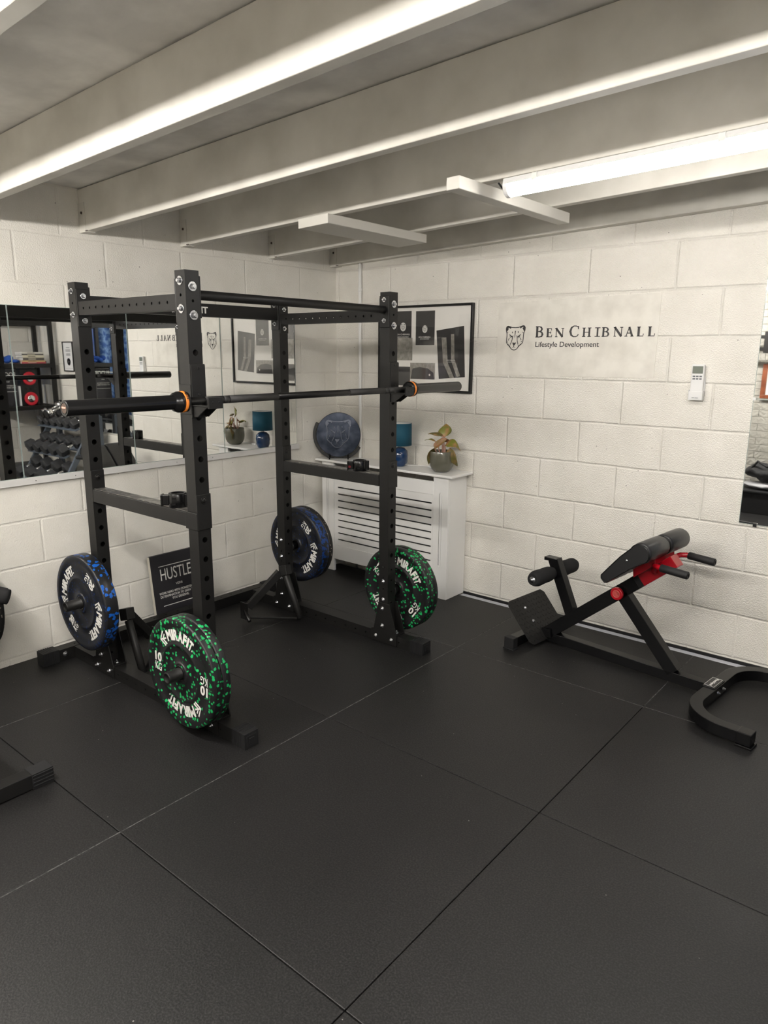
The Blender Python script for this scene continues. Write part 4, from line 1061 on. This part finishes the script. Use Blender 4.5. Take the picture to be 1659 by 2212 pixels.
for sg in (-1, 1):
    q0 = on(.76, .0, sg * .02); q1 = Vector((q0.x + .0, sg * .07, q0.z + .0)); y = .148 * sg
    ht = lo('handle_tube', G().tube([q0, (q0.x + .004, sg * .055, q0.z + .006), (.690, sg * .105, .577), (.705, sg * .130, .583), (.728, sg * .144, .585), (.76, y, .583), (.85, y, .577)], .0125, 14), RED)
    obj('rubber_grip', G().lathe((.737, y * .985, .5845), Vector((.123, 0, -.008)), [(0, .0155), (.002, .0175), (.121, .0175), (.124, .015), (.124, .008), (.121, .0075), (.121, 0)], 20), RUBB, ht, local=True, at=(0, 0, 0))
# two upholstered half-roll pads
for sg in (-1, 1):
    ya, yb = (.009, .209) if sg > 0 else (-.209, -.009)
    dp = Vector((.190, 0, .158)).normalized(); npn = Vector((-dp.z, 0, dp.x)); R0 = Vector((.668, 0, .648)); r = .048
    prof = []                      # (s along pad from roll centre, o outward)
    prof += [(-.232, -.036), (-.243, -.030), (-.246, -.004), (-.238, .008)]
    prof += [(-.16, .024), (-.09, .037)]
    for k in range(13):
        a = math.radians(118 - k * 20); prof.append((r * math.cos(a), r * math.sin(a)))
    prof += [(-.045, -.040), (-.10, -.036)]
    P3 = [R0 + dp * s_ + npn * o_ for s_, o_ in prof]
    n = len(P3); vs = []; fs = []; rows = [(ya, .90), (ya + .004, .97), (ya + .014, 1.0), ((ya + yb) / 2, 1.01), (yb - .014, 1.0), (yb - .004, .97), (yb, .90)]
    cen = R0 - dp * .08
    for (y, sc) in rows:
        for p in P3: q = cen + (p - cen) * sc; vs.append((q.x, y, q.z))
    for i in range(len(rows) - 1):
        for k in range(n): fs.append((i * n + k, i * n + (k + 1) % n, (i + 1) * n + (k + 1) % n, (i + 1) * n + k))
    g = G().add(vs, fs, True).add(vs[:n], [tuple(reversed(range(n)))]).add(vs[-n:], [tuple(range(n))])
    pd = lo('hip_pad', g, VINYL)
    g = G(); e = ya if sg < 0 else ya
    for yy in (ya, yb):
        g.tube([Vector((cen.x + (p.x - cen.x) * .93, yy, cen.z + (p.z - cen.z) * .93)) for p in P3 + [P3[0]]], .0022, 6, up=(0, 1, 0), cap=False)
    obj('piping', g, GLOSS, pd, local=True, at=(0, 0, 0))
    g = G()                        # gathered folds round the roll end
    for yy, s2 in ((ya, -1), (yb, 1)):
        for k in range(9):
            a = math.radians(110 - k * 26); c_ = R0 + dp * (r * .93 * math.cos(a)) + npn * (r * .93 * math.sin(a))
            pass
    q = R0 - dp * .075 + npn * .004
    if sg < 0: obj('bolt', G().lathe((q.x, ya - .001, q.z), (0, -1, 0), [(0, .0065), (.003, .0055), (.004, .002)], 12), ZINC, pd, local=True, at=(0, 0, 0))

# ================================================================== LEFT FOREGROUND BENCH (only its front foot and leg roller reach the view)
wb = thing('adjustable_bench', 'black steel bench whose ribbed front foot and roller enter at lower left', 'weight bench', (1.11, -3.0, 0))
obj('front_foot', G().box(1.083, 1.137, -3.36, -2.745, .004, .058), BLACK, wb, bevel=.002)
for (a, b) in ((-2.765, -2.690), (-3.415, -3.34)):
    g = G().box(1.080, 1.140, a, b, 0, .0605)
    for k in range(4): g.box(1.139, 1.1425, a + .002, b, .010 + k * .013, .016 + k * .013)
    obj('foot_cap', g, RUBB, wb, bevel=.002)
obj('spine_beam', G().beam((1.08, -3.05, .06), (.25, -3.05, .38), .06, .06, (0, 0, 1)), BLACK, wb, bevel=.002)
obj('rear_foot', G().box(.17, .23, -3.30, -2.80, .004, .058), BLACK, wb, bevel=.002)
obj('rear_post', G().box(.172, .228, -3.08, -3.02, .058, .40), BLACK, wb, bevel=.002)
obj('seat_pad', G().box(.75, 1.10, -3.20, -2.90, .40, .46), VINYL, wb, bevel=.02)
obj('back_pad', G().box(.05, .73, -3.19, -2.91, .40, .46), VINYL, wb, bevel=.02)
obj('seat_bracket', G().box(.90, .95, -3.08, -3.02, .12, .40), BLACK, wb, bevel=.002)
# plate tree with peg and flecked plate at the left edge
pz = thing('plate_storage_stand', 'black storage stand peg holding a flecked plate at left edge', 'plate stand', (.40, -2.86, 0))
obj('post', G().box(.20, .26, -2.90, -2.84, .045, .78), BLACK, pz, bevel=.002)
obj('base_bar', G().box(.05, .45, -2.90, -2.84, 0, .0445), BLACK, pz, bevel=.002)
g = G().lathe((.275, -2.790, .600), (.225, .270, -.10), [(0, .028), (.002, .036), (.345, .036), (.35, .0325), (.36, .032), (.362, 0)], 24)
obj('padded_peg', g, FOAM, pz)
obj('plate_peg', G().cyl((.155, -2.839, .42), (.155, -2.47, .42), .024, 20).box(.13, .26, -2.88, -2.84, .395, .445), BLACK, pz)
tag(obj('flecked_plate', G().lathe((.155, -2.50, .42), (0, 1, 0), [(-.03, .03), (-.03, .19), (-.025, .195), (-.03, .2), (-.03, .221), (-.026, .225), (-.004, .225), (0, .221), (0, .03)], 56, close=True), DUSTY), 'black white-flecked plate just entering at the left edge of the view', 'weight plate')

# ================================================================== THINGS SEEN IN THE MIRRORS (real objects in the far half of the room)
# storage shelves in the far corner
sh = thing('storage_shelf_unit', 'black metal shelving unit in far corner, seen in the left mirror', 'shelving', (4.2, -.36, 0))
SX0, SX1, SY0, SY1 = 4.0, 4.40, -.66, -.055
for x in (SX0 + .02, SX1 - .02):
    for y in (SY0 + .02, SY1 - .02): obj('post', G().box(x - .02, x + .02, y - .02, y + .02, -.0, 1.81), RACKM if False else BLACK, sh, bevel=.002)
for z in (.30, .92, 1.345, 1.765):
    g = G().box(SX0 + .001, SX1 - .001, SY0 + .04, SY1 - .04, z - .012, z + .03)
    g.box(SX0 + .04, SX1 - .04, SY0 + .001, SY1 - .001, z - .010, z + .028)
    if z > 1.7: g = G().box(SX0 + .001, SX0 + .03, SY0 + .04, SY1 - .04, z - .012, z + .04).box(SX1 - .03, SX1 - .001, SY0 + .04, SY1 - .04, z - .012, z + .04)
    obj('shelf_board', g, BLACK, sh, bevel=.002)
bkm = [mat('book_%d' % k, c, .6) for k, c in enumerate(((.45, .08, .10), (.60, .42, .20), (.06, .06, .06), (.62, .58, .45), (.10, .09, .08), (.66, .64, .58)))]
z = 1.3755
for k, (c, th, w, y0, lb) in enumerate(((0, .016, .245, -.375, 'thin red book at the bottom of the shelf pile'), (1, .014, .235, -.37, 'tan book lying second from bottom of the shelf pile'), (4, .028, .215, -.36, 'thick black book in middle of the shelf pile'),
                               (3, .024, .215, -.362, 'cream book lying above the thick black book'), (2, .014, .22, -.368, 'thin black book second from top of the shelf pile'), (5, .016, .215, -.368, 'pale book lying on top of the shelf pile'))):
    t = thing('book', lb, 'book', (4.13, y0 + w / 2, z), 0, 'books piled on the shelf')
    obj('cover', G().box(4.052, 4.215, y0, y0 + w, z, z + .002).box(4.052, 4.215, y0, y0 + w, z + th - .002, z + th).box(4.050, 4.053, y0, y0 + w, z, z + th), bkm[c], t)
    obj('pages', G().box(4.054, 4.21, y0 + .003, y0 + w - .003, z + .0021, z + th - .0021), PAPER, t)
    obj('spine_print', G().box(4.0490, 4.0498, y0 + w * .25, y0 + w * .6, z + th * .35, z + th * .65), bkm[3 if c in (2, 4, 0) else 4], t)
    z += th + .0004
g = G()
for k in range(7): g.ellipsoid((4.12 + .03 * math.sin(k * 2.1), -.55 + .024 * k, 1.418 + .012 * math.cos(k * 1.7) - (.012 if k > 4 else 0)), .05, .035, .03 if k < 5 else .018, 12, 8)
tag(obj('blue_cloth', g, mat('bright_blue_cloth', (.02, .09, .42), .85, bump=(60, .8, .01))), 'crumpled bright blue cloth on shelf beside the book pile', 'cloth')
sp = thing('loudspeaker', 'black loudspeaker with two red ringed cones on the middle shelf', 'speaker', (4.14, -.315, .951))
obj('cabinet', G().box(4.055, 4.22, -.405, -.225, .951, 1.325), GLOSS, sp, bevel=.006)
for z in (1.02, 1.225):
    obj('cone_ring', G().lathe((4.0545, -.315, z), (-1, 0, 0), [(0, .069), (.008, .067), (.010, .060), (.003, .040), (.002, .036)], 32), REDC, sp)
    obj('cone', G().lathe((4.0535, -.315, z), (-1, 0, 0), [(.0, .036), (.006, .036), (.001, .02), (.008, .012), (.010, 0)], 28), CHROME, sp)
g = G()
for y in (-.365, -.315, -.265): g.lathe((4.0545, y, 1.123), (-1, 0, 0), [(0, .015), (.003, .014), (.0, .009), (.002, .0)], 18)
obj('tweeter', g, BLACK, sp)
fs_ = thing('motivational_sign', 'black FOCUS sign standing on shelf beside the loudspeaker', 'sign', (4.1, -.49, .951))
obj('canvas', G().box(4.085, 4.10, -.615, -.425, .951, 1.331), SIGNB, fs_, bevel=.001)
g = G(); Mfz = lambda y, z: M3((4.0842, y, z), (0, -1, 0), (0, 0, 1))
text(g, 'FOCUS', Mfz(-.52, 1.245), .16, .045, .01); text(g, 'NOUN', Mfz(-.52, 1.19), .035, .012)
text(g, 'SUCCEED IN THE DAILY', Mfz(-.52, 1.15), .15, .012); text(g, 'HABITS THAT BUILD YOU', Mfz(-.52, 1.13), .15, .012)
g.box(4.0838, 4.0846, -.60, -.44, 1.312, 1.315).box(4.0838, 4.0846, -.60, -.44, 1.095, 1.098)
obj('sign_lettering', g, WHITE, fs_)
for k, (y, c, lb) in enumerate(((-.418, PLASW, 'slim white booklet standing between sign and loudspeaker'),)):
    tag(obj('booklet', G().box(4.06, 4.20, y, y + .008, .951, 1.15), c), lb, 'booklet')
g = G().box(4.10, 4.16, -.20, -.10, 1.376, 1.40).ellipsoid((4.13, -.14, 1.405), .02, .02, .02)
tag(obj('glasses_case', g, BLACK, bevel=.004), 'small dark case on the shelf end nearest the logo wall', 'case')
# framed certificate on the logo wall
cf_ = thing('framed_certificate', 'small black framed certificate on logo wall, seen in the left mirror', 'framed picture', (3.80, -.003, 1.295))
g = G(); X0, X1, Z0, Z1 = 3.695, 3.905, 1.296, 1.597
for b in ((X0, X1, Z0, Z0 + .010), (X0, X1, Z1 - .010, Z1), (X0, X0 + .010, Z0 + .01, Z1 - .01), (X1 - .010, X1, Z0 + .01, Z1 - .01)): g.box(b[0], b[1], -.018, -.002, b[2], b[3])
obj('frame', g, GLOSS, cf_)
obj('sheet', G().box(X0 + .008, X1 - .008, -.010, -.004, Z0 + .008, Z1 - .008), mat('white_paper', (.74, .74, .75), .5), cf_)
g = G()
for z, w in ((1.532, .07), (1.51, .10), (1.497, .10), (1.47, .08), (1.458, .09), (1.325, .15)): g.box(3.8 - w / 2, 3.8 + w / 2, -.0112, -.0104, z, z + (.007 if z != 1.325 else .002))
g.lathe((3.8, -.0104, 1.395), (0, -1, 0), [(0, .038), (.0008, .038), (.0008, .033), (0, .033)], 24).lathe((3.8, -.0104, 1.395), (0, -1, 0), [(0, .01), (.0008, .01)], 16)
obj('printed_lines', g, DARKB, cf_)
# dumbbell rack and dumbbells
dr = thing('dumbbell_rack', 'grey steel three-tier dumbbell rack against logo wall, seen in mirror', 'dumbbell rack', (3.45, -.33, 0))
DX0, DX1 = 3.14, 3.97
tiers = ((.80, -.235), (.55, -.36), (.30, -.48))
for x in (DX0, DX1):
    obj('side_frame', G().beam((x, -.10, .90), (x, -.62, .03), .05, .03, (1, 0, 0)), RACKM, dr, bevel=.002)
    obj('side_foot', G().box(x - .025, x + .025, -.68, -.06, 0, .04), RACKM, dr, bevel=.002)
    obj('rear_post', G().box(x - .0249, x + .0249, -.11, -.07, .04, .88), RACKM, dr, bevel=.002)
tl_ = math.radians(22); cy_, sy_ = math.cos(tl_), math.sin(tl_)
for (z, y) in tiers:
    for dy in (-.075, .075):
        c_ = (y + dy * cy_, z + dy * sy_ - .012)
        obj('tier_rail', G().beam((DX0 + .02, c_[0], c_[1]), (DX1 - .02, c_[0], c_[1]), .05, .010, (0, -sy_, cy_)), RACKM, dr, bevel=.001)
def hexd(L, r, name_lb, loc, rot, grp):
    t = thing('hex_dumbbell', name_lb, 'dumbbell', loc, 0, grp); t.rotation_euler = rot
    hd_ = [(-L / 2, r * .80), (-L / 2 + .008, r), (-L * .5 + L * .30, r), (-L * .5 + L * .34, r * .75)]
    obj('head', G().lathe((0, 0, 0), (0, 1, 0), hd_, 6, smooth=False), HEXR, t, local=True)
    obj('head', G().lathe((0, 0, 0), (0, 1, 0), [(-a, b) for a, b in reversed(hd_)], 6, smooth=False), HEXR, t, local=True)
    obj('handle', G().lathe((0, -L * .17, 0), (0, 1, 0), [(0, .014), (L * .1, .0165), (L * .17, .0175), (L * .24, .0165), (L * .34, .014)], 16), CHROME, t, local=True)
    return t
protos = {}
ordn = ['first', 'second', 'third', 'fourth', 'fifth', 'sixth', 'seventh']
for ti, (z, y) in enumerate(tiers):
    tn = ('top', 'middle', 'bottom')[ti]; r = (.050, .060, .066)[ti]; L = (.22, .26, .28)[ti]; n = (6, 5, 4)[ti]
    for k in range(n):
        x = DX0 + .085 + (DX1 - DX0 - .17) * k / (n - 1)
        lb = 'grey hex dumbbell on %s tier, %s from the square mirrors' % (tn, ordn[k])
        loc = (x, y - .0 * sy_, z + r * .80 + .004); rot = (tl_, 0, 0)
        if ti not in protos: protos[ti] = hexd(L, r, lb, loc, rot, 'hex dumbbells on the rack')
        else: dup(protos[ti], loc, rot, lb)
for k in range(2):
    x = DX0 + .50 + .10 * k
    t = thing('chrome_dumbbell', 'chrome dumbbell with flat black end discs, %s of the pair on the rack' % ('first', 'second')[k], 'dumbbell', (x, -.26, .93), 0, 'chrome dumbbells')
    t.rotation_euler = (tl_, 0, 0); W[t.name] = Matrix.Translation((x, -.26, .93)) @ Matrix.Rotation(tl_, 4, 'X')
    obj('handle', G().lathe((0, -.10, 0), (0, 1, 0), [(0, .013), (.2, .013)], 16), CHROME, t, local=True)
    for sg in (-1, 1):
        obj('weight_disc', G().lathe((0, sg * .06, 0), (0, sg, 0), [(0, .04), (.05, .04), (.052, .036)], 28), CHROME, t, local=True)
        obj('end_disc', G().lathe((0, sg * .1125, 0), (0, sg, 0), [(0, .045), (.008, .045), (.010, .042)], 28), GLOSS, t, local=True)
# wooden framed picture, wall bars, bag and cloth behind the camera
wp = thing('framed_picture', 'brown wooden framed picture on brick-panel wall, seen in square mirror', 'framed picture', (2.1, YB + .02, 1.07))
g = G(); X0, X1, Z0, Z1 = 1.795, 2.42, 1.075, 1.425; yb_ = YB + .004
for b in ((X0, X1, Z0, Z0 + .045), (X0, X1, Z1 - .045, Z1), (X0, X0 + .045, Z0 + .045, Z1 - .045), (X1 - .045, X1, Z0 + .045, Z1 - .045)): g.box(b[0], b[1], yb_, yb_ + .025, b[2], b[3])
obj('frame', g, WOOD, wp, bevel=.003)
obj('mount', G().box(X0 + .04, X1 - .04, yb_, yb_ + .01, Z0 + .04, Z1 - .04), PLASW, wp)
obj('picture', G().box(X0 + .085, X1 - .085, yb_ + .0105, yb_ + .012, Z0 + .08, Z1 - .08), mat('purple_print', (.07, .05, .09), .4, vary=(8, (.30, .26, .34), .4, .6)), wp)
wr = thing('wall_bar_bracket', 'two black horizontal steel bars bracketed above the brown picture frame', 'wall bars', (1.9, YB + .1, 1.55))
for z in (1.567, 1.68): obj('bar', G().box(1.42, 2.60, -4.13, -4.10, z - .014, z + .016), BLACK, wr, bevel=.002)
for x in (1.84, 2.45): obj('bracket', G().box(x - .025, x + .025, YB + .001, -4.095, 1.53, 1.73), BLACK, wr, bevel=.002)
bx_ = thing('storage_bench', 'low black storage box against brick-panel wall', 'storage box', (2.2, -3.98, 0))
obj('box_body', G().box(1.60, 2.95, -4.26, -3.80, 0, .20), RUBB, bx_, bevel=.006)
obj('box_lid', G().box(1.59, 2.96, -4.27, -3.79, .2005, .225), RUBB, bx_, bevel=.006)
random.seed(3)
g = G().ellipsoid((2.15, -4.0, .262), .36, .17, .036, 28, 10)
g.v = [Vector((v.x, v.y, max(.2255, v.z + .010 * math.sin(v.x * 37) * math.cos(v.y * 41)))) for v in g.v]
tag(obj('grey_towel', g, GREYC), 'crumpled pale grey towel under the black bag on storage box', 'towel')
bg_ = thing('gym_bag', 'slumped black gym bag on the grey towel, seen in square mirror', 'bag', (2.1, -4.0, .30))
g = G().ellipsoid((2.10, -4.0, .385), .30, .15, .088, 32, 14)
g.v = [Vector((v.x, v.y, v.z + .018 * math.sin(v.x * 23 + v.y * 9) + .01 * math.cos(v.y * 47 + v.x * 31) + .06 * max(0, v.x - 2.1))) for v in g.v]
obj('bag_body', g, mat('black_nylon', (.01, .01, .012), .7, bump=(40, .8, .01)), bg_)
obj('strap', G().tube([(1.86, -3.93, .40), (1.93, -3.90, .50), (2.02, -3.88, .455), (2.12, -3.88, .52), (2.24, -3.90, .50)], .012, 8), RUBB, bg_)
obj('side_pocket', G().ellipsoid((2.2, -3.87, .38), .10, .04, .055), RUBB, bg_)

# ================================================================== CAMERA
cam = bpy.data.cameras.new('camera'); co = bpy.data.objects.new('camera', cam); C.objects.link(co)
r_ = Vector((0.76932498, 0.63882578, 0.00637955)); u_ = Vector((-0.14476093, 0.16458914, 0.97568165)); f_ = Vector((-0.62224058, 0.75153978, -0.21909955))
co.matrix_world = Matrix.Translation((3.49420479, -3.69031205, 1.50695939)) @ Matrix((r_, u_, -f_)).transposed().to_4x4()
cam.sensor_fit = 'HORIZONTAL'; cam.sensor_width = 36; cam.lens = 1532.58 * 36 / 1659; cam.clip_start = .05; cam.clip_end = 50
bpy.context.scene.camera = co

# ================================================================== LIGHT
# daylight entering by the window
wd_ = bpy.data.worlds.new('world'); bpy.context.scene.world = wd_; wd_.use_nodes = True
wd_.node_tree.nodes['Background'].inputs[0].default_value = (.55, .70, 1, 1); wd_.node_tree.nodes['Background'].inputs[1].default_value = .25
la = bpy.data.lights.new('window_daylight', 'AREA'); la.shape = 'RECTANGLE'; la.size = 1.2; la.size_y = 1.0; la.energy = 60; la.color = (.62, .76, 1)
lo_ = bpy.data.objects.new('window_daylight', la); C.objects.link(lo_); lo_.location = (XW + .30, (wy0 + wy1) / 2, 1.5); lo_.rotation_euler = (0, math.radians(90), 0)
sc = bpy.context.scene
sc.view_settings.view_transform = 'Standard'; sc.view_settings.look = 'None'; sc.view_settings.exposure = 1.30; sc.view_settings.gamma = 1
sc.view_settings.use_curve_mapping = False
sc.cycles.sample_clamp_indirect = 8; sc.cycles.max_bounces = 10; sc.cycles.diffuse_bounces = 5; sc.cycles.glossy_bounces = 6; sc.cycles.transmission_bounces = 6
sc.cycles.caustics_reflective = False; sc.cycles.caustics_refractive = False; sc.cycles.use_denoising = True
